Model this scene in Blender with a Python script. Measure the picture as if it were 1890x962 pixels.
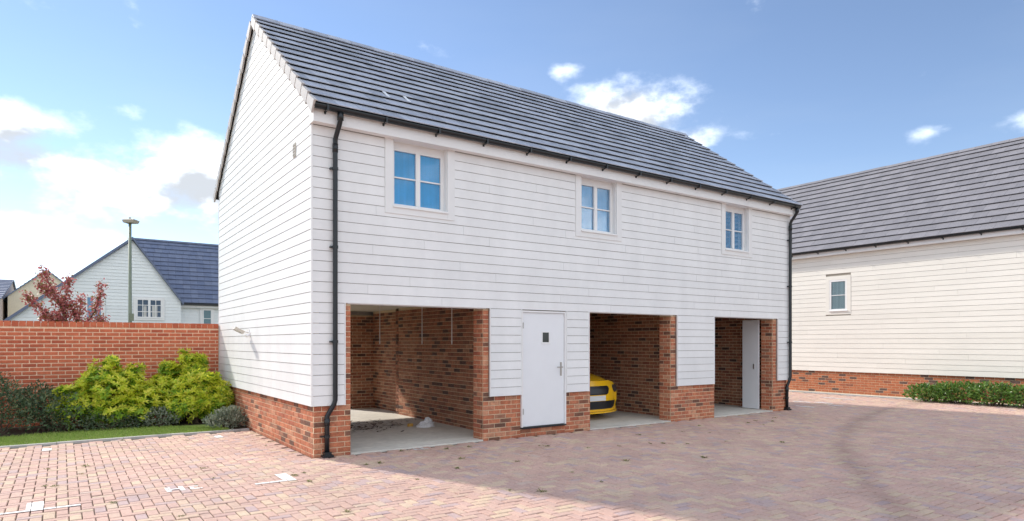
import bpy, math, random
from math import sin, cos, pi, radians, sqrt, atan2
from mathutils import Vector, Matrix
random.seed(7)
S = bpy.context.scene
for o in list(bpy.data.objects): bpy.data.objects.remove(o)
COL = S.collection
# ------------------------------------------------------------------ camera
FPX, YAW = 1194.55, 0.6081
CAM = Vector((-2.858, -8.956, 1.602)); HY = 633.2
cd = bpy.data.cameras.new('Camera'); cam = bpy.data.objects.new('Camera', cd); COL.objects.link(cam)
cd.sensor_width = 36; cd.lens = FPX/1890*36; cd.shift_y = (HY-481)/1890; cd.clip_end = 6000; cd.clip_start = .05
cam.location = CAM; cam.rotation_euler = (pi/2, 0, -YAW); S.camera = cam
S.render.resolution_x = 1024; S.render.resolution_y = 521
S.render.engine = 'CYCLES'
FW = Vector((sin(YAW), cos(YAW), 0)); RT = Vector((cos(YAW), -sin(YAW), 0))
def ray(px, py): return FW + RT*((px-945)/FPX) + Vector((0,0,1))*((HY-py)/FPX)
def on(px, py, ax, val):
    d = ray(px, py); return CAM + d*((val-CAM[ax])/d[ax])
def pix(p):
    d = Vector(p)-CAM; dp = d.dot(FW); return (945+FPX*d.dot(RT)/dp, HY-FPX*d.z/dp, dp)
# ------------------------------------------------------------------ light
SUN_EL, SUN_DIR = radians(35.2), Vector((-.34, .94, 0)).normalized()
sd = bpy.data.lights.new('Sun', 'SUN'); sun = bpy.data.objects.new('Sun', sd); COL.objects.link(sun)
sd.energy = 2.0; sd.angle = radians(2.5); sd.color = (1, .93, .82)
sv = Vector((SUN_DIR.x*cos(SUN_EL), SUN_DIR.y*cos(SUN_EL), sin(SUN_EL)))
sun.rotation_euler = sv.to_track_quat('Z', 'Y').to_euler(); sun.location = (0, 0, 20)
S.view_settings.view_transform = 'Standard'; S.view_settings.look = 'None'; S.view_settings.gamma = 1
S.view_settings.use_curve_mapping = False
EXPO = 1.2; S.view_settings.exposure = EXPO
W = bpy.data.worlds.new('World'); S.world = W; W.use_nodes = True
def world():
    nt = W.node_tree; N = nt.nodes; Lk = nt.links; N.clear()
    def m(op, a, b=None, c=None, clamp=False):
        n = N.new('ShaderNodeMath'); n.operation = op; n.use_clamp = clamp
        for i, v in enumerate((a, b, c)):
            if v is None: continue
            if isinstance(v, (int, float)): n.inputs[i].default_value = v
            else: Lk.new(v, n.inputs[i])
        return n.outputs[0]
    sky = N.new('ShaderNodeTexSky'); sky.sky_type = 'NISHITA'; sky.sun_disc = False
    sky.sun_elevation = SUN_EL; sky.sun_rotation = atan2(SUN_DIR.x, SUN_DIR.y)
    sky.air_density = 1.0; sky.dust_density = .0; sky.ozone_density = 2.0; sky.altitude = 1500
    tc = N.new('ShaderNodeTexCoord'); sp = N.new('ShaderNodeSeparateXYZ'); Lk.new(tc.outputs['Generated'], sp.inputs[0])
    az = m('ARCTAN2', sp.outputs[0], sp.outputs[1]); el = m('ARCSINE', sp.outputs[2])
    nz = N.new('ShaderNodeTexNoise'); nz.noise_dimensions = '3D'; nz.inputs['Scale'].default_value = 1
    nz.inputs['Detail'].default_value = 9; nz.inputs['Roughness'].default_value = .58
    cv = N.new('ShaderNodeCombineXYZ')
    Lk.new(m('MULTIPLY', az, 7.0), cv.inputs[0]); Lk.new(m('MULTIPLY', el, 11.5), cv.inputs[1]); cv.inputs[2].default_value = 3.3
    Lk.new(cv.outputs[0], nz.inputs['Vector'])
    n1 = nz.outputs['Fac']
    # cumulus banks: (azimuth, elevation, half width, half height, weight) in degrees, azimuth from +Y towards +X
    blobs = [(-1.5, 12.6, 9, 2.2, .50), (4.5, 11.0, 9, 2.3, .50), (9.8, 12.8, 5.5, 4.0, .56), (-4, 14.8, 5.5, 1.9, .50), (-3, 8.3, 4, 1.2, .42), (3, 7.8, 2.2, .9, .40), (2.5, 5.2, 3.5, 1.0, .38),
             (-8, 4.0, 6, 1.2, .36), (45.3, 18.6, 5.0, 3.0, .62), (50.0, 16.8, 3.0, 1.3, .52), (39.5, 22.8, 1.9, .9, .36), (67.5, 15.4, 1.3, .6, .27), (4.5, 17.2, 1.6, .8, .36), (74, 15.0, 2.0, 1.0, .27),
             # the same broken cumulus carries on round the rest of the sky
             (-38, 14, 16, 5, .55), (-60, 24, 12, 5, .5), (-80, 12, 14, 5, .55), (-100, 28, 14, 6, .5), (-122, 14, 18, 6, .55), (-140, 30, 14, 6, .5), (-166, 15, 14, 6, .55), (-178, 33, 16, 6, .5), (166, 20, 12, 5, .5), (148, 13, 15, 6, .55), (136, 30, 13, 6, .5), (114, 14, 12, 5, .52), (100, 26, 11, 5, .5), (-110, 48, 18, 8, .45), (160, 50, 20, 8, .45), (-30, 60, 20, 8, .42)]
    tot = None
    for a, e, wa, we, w in blobs:
        da = m('MULTIPLY', m('SUBTRACT', az, radians(a)), 1/radians(wa)); de = m('MULTIPLY', m('SUBTRACT', el, radians(e)), 1/radians(we))
        r2 = m('ADD', m('MULTIPLY', da, da), m('MULTIPLY', de, de))
        g = m('MULTIPLY', m('POWER', 2.718, m('MULTIPLY', r2, -.8)), w)
        tot = g if tot is None else m('MAXIMUM', tot, g)
    # broken cloud thickens away from the clear patch in front of the camera, added out of view to lift the fill light on shaded walls
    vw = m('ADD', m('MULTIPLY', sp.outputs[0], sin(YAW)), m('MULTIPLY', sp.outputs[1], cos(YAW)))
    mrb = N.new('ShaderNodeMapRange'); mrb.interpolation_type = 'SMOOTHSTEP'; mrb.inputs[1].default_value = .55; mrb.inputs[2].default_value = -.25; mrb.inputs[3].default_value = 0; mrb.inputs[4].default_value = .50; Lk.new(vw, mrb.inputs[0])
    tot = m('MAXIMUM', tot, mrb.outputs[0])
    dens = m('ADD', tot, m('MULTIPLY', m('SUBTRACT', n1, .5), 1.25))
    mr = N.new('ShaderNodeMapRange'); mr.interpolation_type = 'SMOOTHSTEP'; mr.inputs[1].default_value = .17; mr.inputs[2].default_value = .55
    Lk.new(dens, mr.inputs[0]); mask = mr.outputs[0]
    # thin high veil
    nz2 = N.new('ShaderNodeTexNoise'); nz2.inputs['Scale'].default_value = 1; nz2.inputs['Detail'].default_value = 6
    cv2 = N.new('ShaderNodeCombineXYZ'); Lk.new(m('MULTIPLY', az, 2.2), cv2.inputs[0]); Lk.new(m('MULTIPLY', el, 9.0), cv2.inputs[1]); Lk.new(cv2.outputs[0], nz2.inputs['Vector'])
    mr2 = N.new('ShaderNodeMapRange'); mr2.inputs[1].default_value = .42; mr2.inputs[2].default_value = .78; mr2.inputs[4].default_value = .18; Lk.new(nz2.outputs['Fac'], mr2.inputs[0])
    low = m('SUBTRACT', 1.0, m('MULTIPLY', el, 1.25), clamp=True)
    veil = m('MULTIPLY', mr2.outputs[0], low)
    # cloud shading: thicker parts greyer towards their base
    nz3 = N.new('ShaderNodeTexNoise'); nz3.noise_dimensions = '3D'; nz3.inputs['Scale'].default_value = 1; nz3.inputs['Detail'].default_value = 5; nz3.inputs['Roughness'].default_value = .5
    cv3 = N.new('ShaderNodeCombineXYZ'); Lk.new(m('MULTIPLY', m('ADD', az, -.012), 7.0), cv3.inputs[0]); Lk.new(m('MULTIPLY', m('ADD', el, .026), 11.5), cv3.inputs[1]); cv3.inputs[2].default_value = 3.3
    Lk.new(cv3.outputs[0], nz3.inputs['Vector'])
    lit = m('ADD', m('MULTIPLY', m('SUBTRACT', nz3.outputs['Fac'], n1), 3.2), m('MULTIPLY', m('SUBTRACT', dens, .40), .9))
    mr3 = N.new('ShaderNodeMapRange'); mr3.interpolation_type = 'SMOOTHSTEP'; mr3.inputs[1].default_value = -.16; mr3.inputs[2].default_value = .30; Lk.new(lit, mr3.inputs[0])
    cm = N.new('ShaderNodeMix'); cm.data_type = 'RGBA'; Lk.new(mr3.outputs[0], cm.inputs['Factor'])
    k = 1/2**EXPO
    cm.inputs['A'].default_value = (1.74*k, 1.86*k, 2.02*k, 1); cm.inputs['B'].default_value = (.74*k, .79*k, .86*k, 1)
    hs = N.new('ShaderNodeVectorMath'); hs.operation = 'MULTIPLY'; Lk.new(sky.outputs[0], hs.inputs[0]); hs.inputs[1].default_value = (SKY_S*1.05, SKY_S*.97, SKY_S*.93)
    mx = N.new('ShaderNodeMix'); mx.data_type = 'RGBA'; Lk.new(veil, mx.inputs['Factor']); Lk.new(hs.outputs[0], mx.inputs['A']); mx.inputs['B'].default_value = (.80*k, .88*k, .95*k, 1)
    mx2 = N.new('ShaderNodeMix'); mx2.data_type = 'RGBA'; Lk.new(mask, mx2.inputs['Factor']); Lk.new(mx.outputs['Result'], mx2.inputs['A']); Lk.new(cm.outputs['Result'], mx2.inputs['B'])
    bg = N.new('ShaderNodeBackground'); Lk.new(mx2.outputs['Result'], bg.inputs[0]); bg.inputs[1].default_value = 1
    out = N.new('ShaderNodeOutputWorld'); Lk.new(bg.outputs[0], out.inputs[0])
SKY_S = 0.093
world()
# ------------------------------------------------------------------ materials
def mat(name, col=(.5,.5,.5), rough=.6, metal=0, ramp=None, noise=None, bump=None, spec=.5, mode='LINEAR', streak=None, extra=None):
    """ramp: [(pos,colour)] picked per piece; noise: (scale, amount) mottling; bump: (scale, strength)"""
    M = bpy.data.materials.new(name); M.use_nodes = True; nt = M.node_tree; N = nt.nodes; Lk = nt.links
    b = N['Principled BSDF']; b.inputs['Roughness'].default_value = rough; b.inputs['Metallic'].default_value = metal
    b.inputs['Specular IOR Level'].default_value = spec
    geo = N.new('ShaderNodeNewGeometry')
    if ramp:
        oi = N.new('ShaderNodeObjectInfo')
        ad = N.new('ShaderNodeMath'); ad.operation = 'ADD'; Lk.new(oi.outputs['Random'], ad.inputs[0]); Lk.new(geo.outputs['Random Per Island'], ad.inputs[1])
        fr = N.new('ShaderNodeMath'); fr.operation = 'FRACT'; Lk.new(ad.outputs[0], fr.inputs[0])
        cr = N.new('ShaderNodeValToRGB'); cr.color_ramp.interpolation = mode
        el = cr.color_ramp.elements
        while len(el) < len(ramp): el.new(.5)
        for e, (p, c) in zip(el, ramp): e.position = p; e.color = (*c, 1)
        Lk.new(fr.outputs[0], cr.inputs[0]); cur = cr.outputs[0]
    else:
        rg = N.new('ShaderNodeRGB'); rg.outputs[0].default_value = (*col, 1); cur = rg.outputs[0]
    def mul(cur, fac_out, lo, hi, f0=.3, f1=.7):
        mr = N.new('ShaderNodeMapRange'); mr.inputs[1].default_value = f0; mr.inputs[2].default_value = f1; mr.inputs[3].default_value = lo; mr.inputs[4].default_value = hi
        Lk.new(fac_out, mr.inputs[0])
        vm = N.new('ShaderNodeVectorMath'); vm.operation = 'SCALE'; Lk.new(cur, vm.inputs[0]); Lk.new(mr.outputs[0], vm.inputs['Scale']); return vm.outputs[0]
    for ns in (noise if isinstance(noise, list) else [noise] if noise else []):
        t = N.new('ShaderNodeTexNoise'); t.inputs['Scale'].default_value = ns[0]; t.inputs['Detail'].default_value = 6; t.inputs['Roughness'].default_value = .65
        Lk.new(geo.outputs['Position'], t.inputs['Vector'])
        cur = mul(cur, t.outputs['Fac'], 1-ns[1], 1+ns[1])
    if streak:
        mp = N.new('ShaderNodeVectorMath'); mp.operation = 'MULTIPLY'; Lk.new(geo.outputs['Position'], mp.inputs[0]); mp.inputs[1].default_value = streak[0]
        t = N.new('ShaderNodeTexNoise'); t.inputs['Scale'].default_value = 1; t.inputs['Detail'].default_value = 5; Lk.new(mp.outputs[0], t.inputs['Vector'])
        cur = mul(cur, t.outputs['Fac'], 1-streak[1], 1+streak[1]*.4)
    if extra: cur = extra(N, Lk, geo, cur, mul)
    Lk.new(cur, b.inputs['Base Color'])
    if bump:
        t = N.new('ShaderNodeTexNoise'); t.inputs['Scale'].default_value = bump[0]; t.inputs['Detail'].default_value = 5; Lk.new(geo.outputs['Position'], t.inputs['Vector'])
        bp = N.new('ShaderNodeBump'); bp.inputs['Strength'].default_value = bump[1]; bp.inputs['Distance'].default_value = .01
        Lk.new(t.outputs['Fac'], bp.inputs['Height']); Lk.new(bp.outputs[0], b.inputs['Normal'])
    return M
def glassmat(name, tint=(.9,.95,1), refl=1.0):
    M = bpy.data.materials.new(name); M.use_nodes = True; nt = M.node_tree; N = nt.nodes; N.clear(); Lk = nt.links
    o = N.new('ShaderNodeOutputMaterial'); mx = N.new('ShaderNodeMixShader'); tr = N.new('ShaderNodeBsdfTransparent'); gl = N.new('ShaderNodeBsdfGlossy')
    tr.inputs[0].default_value = (*tint, 1); gl.inputs['Roughness'].default_value = .02; fr = N.new('ShaderNodeFresnel'); fr.inputs[0].default_value = 1.6
    mm = N.new('ShaderNodeMath'); mm.operation = 'MULTIPLY'; mm.inputs[1].default_value = refl; Lk.new(fr.outputs[0], mm.inputs[0])
    Lk.new(mm.outputs[0], mx.inputs[0]); Lk.new(tr.outputs[0], mx.inputs[1]); Lk.new(gl.outputs[0], mx.inputs[2]); Lk.new(mx.outputs[0], o.inputs[0]); return M
# tyre scuff: an arc of rubber left on the pavers by turning cars
SC = [on(1560, 800, 2, 0), on(1590, 880, 2, 0), on(1680, 958, 2, 0)]
def circ3(a, b, c):
    d = 2*(a.x*(b.y-c.y)+b.x*(c.y-a.y)+c.x*(a.y-b.y)); A, B, C_ = a.x**2+a.y**2, b.x**2+b.y**2, c.x**2+c.y**2
    ux = (A*(b.y-c.y)+B*(c.y-a.y)+C_*(a.y-b.y))/d; uy = (A*(c.x-b.x)+B*(a.x-c.x)+C_*(b.x-a.x))/d
    return ux, uy, sqrt((a.x-ux)**2+(a.y-uy)**2)
SX, SY, SR = circ3(*SC)
def scuff(N, Lk, geo, cur, mul):
    vd = N.new('ShaderNodeVectorMath'); vd.operation = 'DISTANCE'; Lk.new(geo.outputs['Position'], vd.inputs[0]); vd.inputs[1].default_value = (SX, SY, 0)
    t = N.new('ShaderNodeTexNoise'); t.inputs['Scale'].default_value = 2.5; t.inputs['Detail'].default_value = 4; Lk.new(geo.outputs['Position'], t.inputs['Vector'])
    a = N.new('ShaderNodeMath'); a.operation = 'SUBTRACT'; Lk.new(vd.outputs['Value'], a.inputs[0]); a.inputs[1].default_value = SR
    b = N.new('ShaderNodeMath'); b.operation = 'ABSOLUTE'; Lk.new(a.outputs[0], b.inputs[0])
    c = N.new('ShaderNodeMath'); c.operation = 'MULTIPLY_ADD'; Lk.new(t.outputs['Fac'], c.inputs[0]); c.inputs[1].default_value = .30; Lk.new(b.outputs[0], c.inputs[2])
    return mul(cur, c.outputs[0], .76, 1.0, .12, .42)
CREAM = (.845, .85, .85)
M = {}
M['board'] = mat('painted_board', CREAM, .55, ramp=[(0, (.825,.835,.84)), (1, (.86,.868,.87))], streak=((2.5, 2.5, .5), .05), noise=[(.6, .03),(9,.02)], bump=(60, .08))
M['board_n'] = mat('cream_board', CREAM, .55, ramp=[(0, (.81,.785,.725)), (1, (.845,.82,.76))], streak=((1.5, 1.5, 14), .03), noise=(.6, .03))
M['white'] = mat('white_upvc', (.84, .84, .84), .35, noise=(3, .02))
M['trim'] = mat('white_trim', (.82,.825,.825), .5, noise=(2, .03))
M['verge'] = mat('verge_cap', (.50,.47,.45), .5, noise=(8, .08))
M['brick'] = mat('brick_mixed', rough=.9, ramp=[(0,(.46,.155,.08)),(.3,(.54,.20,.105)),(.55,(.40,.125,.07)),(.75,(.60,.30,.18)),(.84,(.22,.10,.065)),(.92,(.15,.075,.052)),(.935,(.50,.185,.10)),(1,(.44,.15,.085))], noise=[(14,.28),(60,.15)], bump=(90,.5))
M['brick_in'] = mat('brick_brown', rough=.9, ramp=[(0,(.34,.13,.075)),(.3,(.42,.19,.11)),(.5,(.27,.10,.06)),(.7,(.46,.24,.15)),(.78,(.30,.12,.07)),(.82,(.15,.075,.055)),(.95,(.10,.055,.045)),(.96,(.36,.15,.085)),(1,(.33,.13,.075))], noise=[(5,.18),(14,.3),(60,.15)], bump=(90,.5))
M['brick_red'] = mat('brick_red', rough=.9, ramp=[(0,(.56,.145,.072)),(.5,(.64,.18,.09)),(.85,(.50,.12,.06)),(1,(.46,.11,.058))], noise=[(10,.14),(60,.12)], bump=(90,.4))
M['brick_n'] = mat('brick_orange', rough=.9, ramp=[(0,(.40,.125,.055)),(.6,(.46,.16,.075)),(.8,(.36,.11,.055)),(.86,(.13,.075,.06)),(1,(.12,.07,.06))], noise=[(14,.2)], bump=(90,.4))
M['mortar'] = mat('mortar', (.72,.57,.39), .95, noise=[(20,.15),(2,.1)], bump=(120,.4))
M['mortar_red'] = mat('mortar_pinkish', (.86,.62,.44), .95, noise=[(20,.15)])
M['paver'] = mat('block_paver', rough=.85, ramp=[(0,(.56,.36,.30)),(.3,(.59,.395,.325)),(.5,(.53,.35,.305)),(.72,(.60,.43,.33)),(.85,(.62,.47,.34)),(.92,(.50,.365,.345)),(1,(.48,.35,.345))], noise=[(1.1,.12),(30,.12)], bump=(140,.5), extra=scuff)
M['joint'] = mat('joint_sand', (.11,.08,.06), .95, noise=[(8,.3)])
M['tile'] = mat('roof_tile', rough=.42, ramp=[(0,(.35,.37,.42)),(.5,(.44,.46,.525)),(1,(.50,.52,.58))], noise=[(1.3,.10),(7,.14),(50,.08)], bump=(80,.25))
M['tile_n'] = mat('roof_tile_brownish', rough=.6, ramp=[(0,(.20,.193,.213)),(1,(.25,.24,.262))], noise=[(5,.08),(50,.08)], bump=(80,.25))
M['tile_far'] = mat('roof_tile_far', rough=.5, ramp=[(0,(.13,.16,.25)),(1,(.18,.21,.30))], noise=[(5,.15)])
M['membrane_n'] = mat('pale_backing', (.42,.38,.32), .9)
M['membrane'] = mat('breather_membrane', (.26,.225,.20), .9)
M['black'] = mat('black_pvc', (.012,.016,.02), .3, noise=(10,.2))
M['dark'] = mat('dark_void', (.015,.015,.015), .9)
M['glass'] = glassmat('window_glass', (.95,.98,1), .6)
M['blind'] = mat('sky_reflection_blind', (.08,.48,.86), .7, streak=((18,18,.7), .12), noise=(2.2,.10))  # blue of the reflected sky is put into the blind's colour
M['blind_g'] = mat('grey_green_blind', (.36,.48,.50), .7, streak=((18,18,.7), .16))
M['concrete'] = mat('concrete_floor', (.70,.665,.60), .8, noise=[(.9,.14),(9,.10)], bump=(60,.15))
M['kerb'] = mat('kerb_concrete', (.50,.49,.47), .85, noise=[(6,.15),(60,.1)])
M['plaster'] = mat('ceiling_board', (.62,.58,.50), .8, noise=(2,.05))
M['roadpaint'] = mat('white_road_paint', (.80,.80,.80), .7, noise=[(25,.10),(6,.06)])
M['door'] = mat('white_door_paint', (.83,.85,.88), .35, noise=(3,.015))
M['steel'] = mat('brushed_steel', (.42,.40,.38), .35, .9)
M['soil'] = mat('soil', (.07,.05,.032), .95, noise=[(9,.4),(50,.3)], bump=(40,.8))
M['ground'] = mat('distant_ground', (.14,.15,.08), .95, noise=[(.2,.25),(3,.2)])
def leafmat(name, ramp, rough=.5, tr=.25):
    m_ = mat(name, rough=rough, ramp=ramp, noise=(7,.12)); N = m_.node_tree.nodes; Lk = m_.node_tree.links; b = N['Principled BSDF']
    src = b.inputs['Base Color'].links[0].from_socket
    t = N.new('ShaderNodeBsdfTranslucent'); Lk.new(src, t.inputs[0]); mx = N.new('ShaderNodeMixShader'); mx.inputs[0].default_value = tr
    o = N['Material Output']; Lk.new(b.outputs[0], mx.inputs[1]); Lk.new(t.outputs[0], mx.inputs[2]); Lk.new(mx.outputs[0], o.inputs[0]); return m_
M['leaf_y'] = leafmat('golden_leaf', [(0,(.56,.66,.04)),(.4,(.72,.76,.06)),(.75,(.84,.78,.12)),(1,(.42,.60,.04))], .45, .45)
M['leaf_g'] = leafmat('green_leaf', [(0,(.16,.32,.025)),(.5,(.26,.44,.035)),(1,(.36,.52,.04))], .45, .3)
M['leaf_d'] = leafmat('dark_leaf', [(0,(.055,.10,.05)),(.5,(.09,.145,.07)),(.85,(.14,.19,.09)),(1,(.20,.20,.09))], .5, .2)
M['leaf_l'] = leafmat('laurel_leaf', [(0,(.06,.13,.02)),(.5,(.11,.22,.035)),(.96,(.18,.29,.06)),(1,(.26,.22,.05))], .32, .25)
M['leaf_s'] = leafmat('silver_leaf', [(0,(.16,.20,.14)),(.5,(.26,.30,.22)),(1,(.36,.38,.29))], .6, .2)
M['leaf_r'] = leafmat('red_leaf', [(0,(.40,.09,.10)),(.4,(.55,.17,.18)),(.7,(.66,.31,.28)),(.86,(.30,.16,.05)),(1,(.16,.17,.035))], .5, .35)
M['grass'] = leafmat('grass_blade', [(0,(.24,.38,.06)),(.5,(.34,.48,.09)),(1,(.48,.52,.16))], .6, .3)
M['weed'] = leafmat('weed_leaf', [(0,(.08,.12,.02)),(.6,(.17,.20,.03)),(1,(.26,.25,.05))], .6, .3)
M['turf'] = mat('turf', (.30,.38,.10), .95, noise=[(6,.25),(40,.3)])
M['bark'] = mat('bark', (.12,.085,.06), .9, noise=[(12,.3)])
M['litter'] = mat('dry_litter', rough=.9, ramp=[(0,(.05,.035,.025)),(.6,(.10,.07,.045)),(1,(.16,.11,.07))])
M['car'] = mat('yellow_car_paint', (.95,.54,.015), .22, noise=(3,.02)); M['car'].node_tree.nodes['Principled BSDF'].inputs['Coat Weight'].default_value = .6
M['lens'] = mat('headlamp_lens', (.06,.065,.075), .08, .3)
M['rubber'] = mat('tyre_rubber', (.02,.02,.02), .8)
M['plate'] = mat('number_plate', (.72,.74,.74), .4)
M['lamp_grey'] = mat('lamp_post_paint', (.20,.235,.175), .5, noise=(6,.1))
M['lamp_head'] = mat('lamp_head_paint', (.42,.39,.33), .5)
M['bag'] = mat('white_plastic_bag', (.82,.82,.84), .35)
M['beige'] = mat('beige_render', (.72,.63,.48), .9, noise=[(1.5,.06),(14,.08)])
M['pinkish'] = mat('pale_brick_far', (.70,.56,.48), .9, noise=[(1.5,.06),(14,.1)])
M['board_far'] = mat('far_board', rough=.6, ramp=[(0,(.80,.83,.84)),(1,(.85,.88,.885))])
M['flood'] = mat('floodlight_body', (.58,.54,.46), .4)
M['curtain'] = mat('net_curtain', (.6,.6,.58), .8, streak=((14,14,.4), .3))
M['orange'] = mat('orange_peel', (.6,.33,.06), .6)
# ------------------------------------------------------------------ helpers
class MB:
    def __init__(s): s.v = []; s.f = []; s.m = []
    def add(s, vs, fs, mi=0):
        k = len(s.v); s.v += [tuple(v) for v in vs]; s.f += [tuple(i+k for i in f) for f in fs]; s.m += [mi]*len(fs); return s
    def box(s, x0, x1, y0, y1, z0, z1, mi=0):
        return s.add([(x0,y0,z0),(x1,y0,z0),(x1,y1,z0),(x0,y1,z0),(x0,y0,z1),(x1,y0,z1),(x1,y1,z1),(x0,y1,z1)],
                     [(0,3,2,1),(4,5,6,7),(0,1,5,4),(1,2,6,5),(2,3,7,6),(3,0,4,7)], mi)
    def hexa(s, p, mi=0): return s.add(p, [(0,3,2,1),(4,5,6,7),(0,1,5,4),(1,2,6,5),(2,3,7,6),(3,0,4,7)], mi)
    def prism(s, poly, d, mi=0):   # poly: list of Vector, d: Vector offset
        n = len(poly); s.add([Vector(p) for p in poly]+[Vector(p)+Vector(d) for p in poly], [tuple(range(n))[::-1], tuple(range(n, 2*n))]+[(i,(i+1)%n,n+(i+1)%n,n+i) for i in range(n)], mi); return s
    def tube(s, pts, r, n=10, mi=0, cap=True):
        pts = [Vector(p) for p in pts]; rs = r if isinstance(r, (list, tuple)) else [r]*len(pts); k = len(s.v); up = None
        for i, p in enumerate(pts):
            a = pts[max(i-1,0)]; b = pts[min(i+1,len(pts)-1)]; t = (b-a).normalized()
            if up is None: up = t.orthogonal().normalized()
            up = (up-t*up.dot(t)).normalized(); w = t.cross(up)
            for j in range(n): s.v.append(tuple(p+(up*cos(2*pi*j/n)+w*sin(2*pi*j/n))*rs[i]))
        for i in range(len(pts)-1):
            for j in range(n): s.f.append((k+i*n+j, k+i*n+(j+1)%n, k+(i+1)*n+(j+1)%n, k+(i+1)*n+j)); s.m.append(mi)
        if cap:
            s.f.append(tuple(k+j for j in range(n))[::-1]); s.m.append(mi); e = k+(len(pts)-1)*n; s.f.append(tuple(e+j for j in range(n))); s.m.append(mi)
        return s
    def mesh(s, name, mats, smooth=False):
        me = bpy.data.meshes.new(name); me.from_pydata(s.v, [], s.f)
        for m_ in (mats if isinstance(mats, list) else [mats]): me.materials.append(m_)
        if any(s.m): me.polygons.foreach_set('material_index', s.m)
        if smooth: me.polygons.foreach_set('use_smooth', [True]*len(me.polygons))
        me.update(); return me
    def build(s, name, mats, parent=None, smooth=False, kind=None, label=None):
        return link(name, s.mesh(name, mats, smooth), parent, kind, label)
def link(name, me, parent=None, kind=None, label=None, mw=None):
    o = bpy.data.objects.new(name, me); COL.objects.link(o)
    if parent: o.parent = parent
    if mw is not None: o.matrix_basis = mw
    if kind: o['kind'] = kind
    if label: o['label'] = label
    return o
def thing(name, label, cat, loc=(0,0,0), rz=0, group=None):
    o = bpy.data.objects.new(name, None); COL.objects.link(o); o.location = loc; o.rotation_euler = (0,0,rz); o.empty_display_size = .2
    o['label'] = label; o['category'] = cat
    if group: o['group'] = group
    return o
def tag(o, label, cat, group=None):
    o['label'] = label; o['category'] = cat
    if group: o['group'] = group
    return o
def copy_tree(o, parent=None):
    c = o.copy(); COL.objects.link(c)
    if parent: c.parent = parent
    for ch in o.children: copy_tree(ch, c)
    return c
# ---- brickwork: collect bricks as (matrix, length) then emit nearest as objects and the rest as one mesh
BL, BH, J = .215, .065, .010
def brick_mesh(mb, l, h=BH, p=.006, d=.008):
    c = .004
    return mb.add([(0,d,0),(l,d,0),(l,d,h),(0,d,h),(0,-p+c,0),(l,-p+c,0),(l,-p+c,h),(0,-p+c,h),(c,-p,c),(l-c,-p,c),(l-c,-p,h-c),(c,-p,h-c)],
        [(0,1,5,4),(1,2,6,5),(2,3,7,6),(3,0,4,7),(4,5,9,8),(5,6,10,9),(6,7,11,10),(7,4,8,11),(8,9,10,11)])
CACHE = {}
def brick_me(l, m_, h=BH):
    k = (round(l,3), m_.name, round(h,3))
    if k not in CACHE: CACHE[k] = brick_mesh(MB(), l, h).mesh('brick', m_)
    return CACHE[k]
def wall_bricks(org, ang, length, z0, z1, off=0, skip=None, course=BH+J):
    """bricks on a face: org = start point on the face, ang = direction of the wall run (face looks to its right side, local -Y)"""
    out = []; R = Matrix.Rotation(ang, 4, 'Z'); n = int((z1-z0+.012)/course)
    for r in range(n):
        z = z0+r*course; u = -(.1125 if (r+off) % 2 else 0)
        while u < length-.02:
            a = max(u, 0); b = min(u+BL, length)
            if b-a > .03 and not (skip and skip(a, b, z)):
                rz = Matrix.Rotation(random.gauss(0, .002), 4, 'Z')
                out.append((Matrix.Translation(Vector(org)+R@Vector((a, random.uniform(-.0012, .0012), z))) @ R @ rz, b-a))
            u += BL+J
    return out
def emit_bricks(bl, parent, m_, count, rest_parent=None, h=BH, dl=0):
    bl = sorted(bl, key=lambda t: (t[0].translation-CAM).length)
    for mw, l in bl[:count]: link('brick', brick_me(l-dl, m_, h), parent, mw=mw)
    mb = MB()
    for mw, l in bl[count:]:
        t = brick_mesh(MB(), l-dl, h); mb.add([mw@Vector(v) for v in t.v], t.f)
    if mb.v: mb.build('brickwork', m_, rest_parent or parent, kind='stuff')
# ---- weatherboard: local x along the run, local -y outward, z up
def board(mb, l, h, e0=0, e1=0, b0=.022, t0=.017, lap=-.0065):
    """one lapped board; e0/e1 pull the top ends in (gable cut)"""
    hh = h+lap
    return mb.hexa([(0,-b0,0),(l,-b0,0),(l,-b0+.014,0),(0,-b0+.014,0),(e0,-t0,hh),(l-e1,-t0,hh),(l-e1,-.004,hh),(e0,-.004,hh)])
def board_obj(parent, org, ang, l, h, m_, e0=0, e1=0):
    k = ('b', round(l,3), round(h,4), round(e0,3), round(e1,3), m_.name)
    if k not in CACHE: CACHE[k] = board(MB(), l, h, e0, e1).mesh('board', m_)
    return link('board', CACHE[k], parent, mw=Matrix.Translation(org) @ Matrix.Rotation(ang+0, 4, 'Z') @ Matrix.Rotation(random.gauss(0,.0002), 4, 'Y'))
def split(a, b, row, step=3.6):
    """butt joints staggered from row to row"""
    cuts = [a]; x = a + [1.5, 3.1, 2.2, .9][row % 4] + random.uniform(-.25, .25)
    while x < b-.5:
        if x > a+.5: cuts.append(x)
        x += step
    cuts.append(b); return [(cuts[i], cuts[i+1]-(.003 if i < len(cuts)-2 else 0)) for i in range(len(cuts)-1)]
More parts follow.
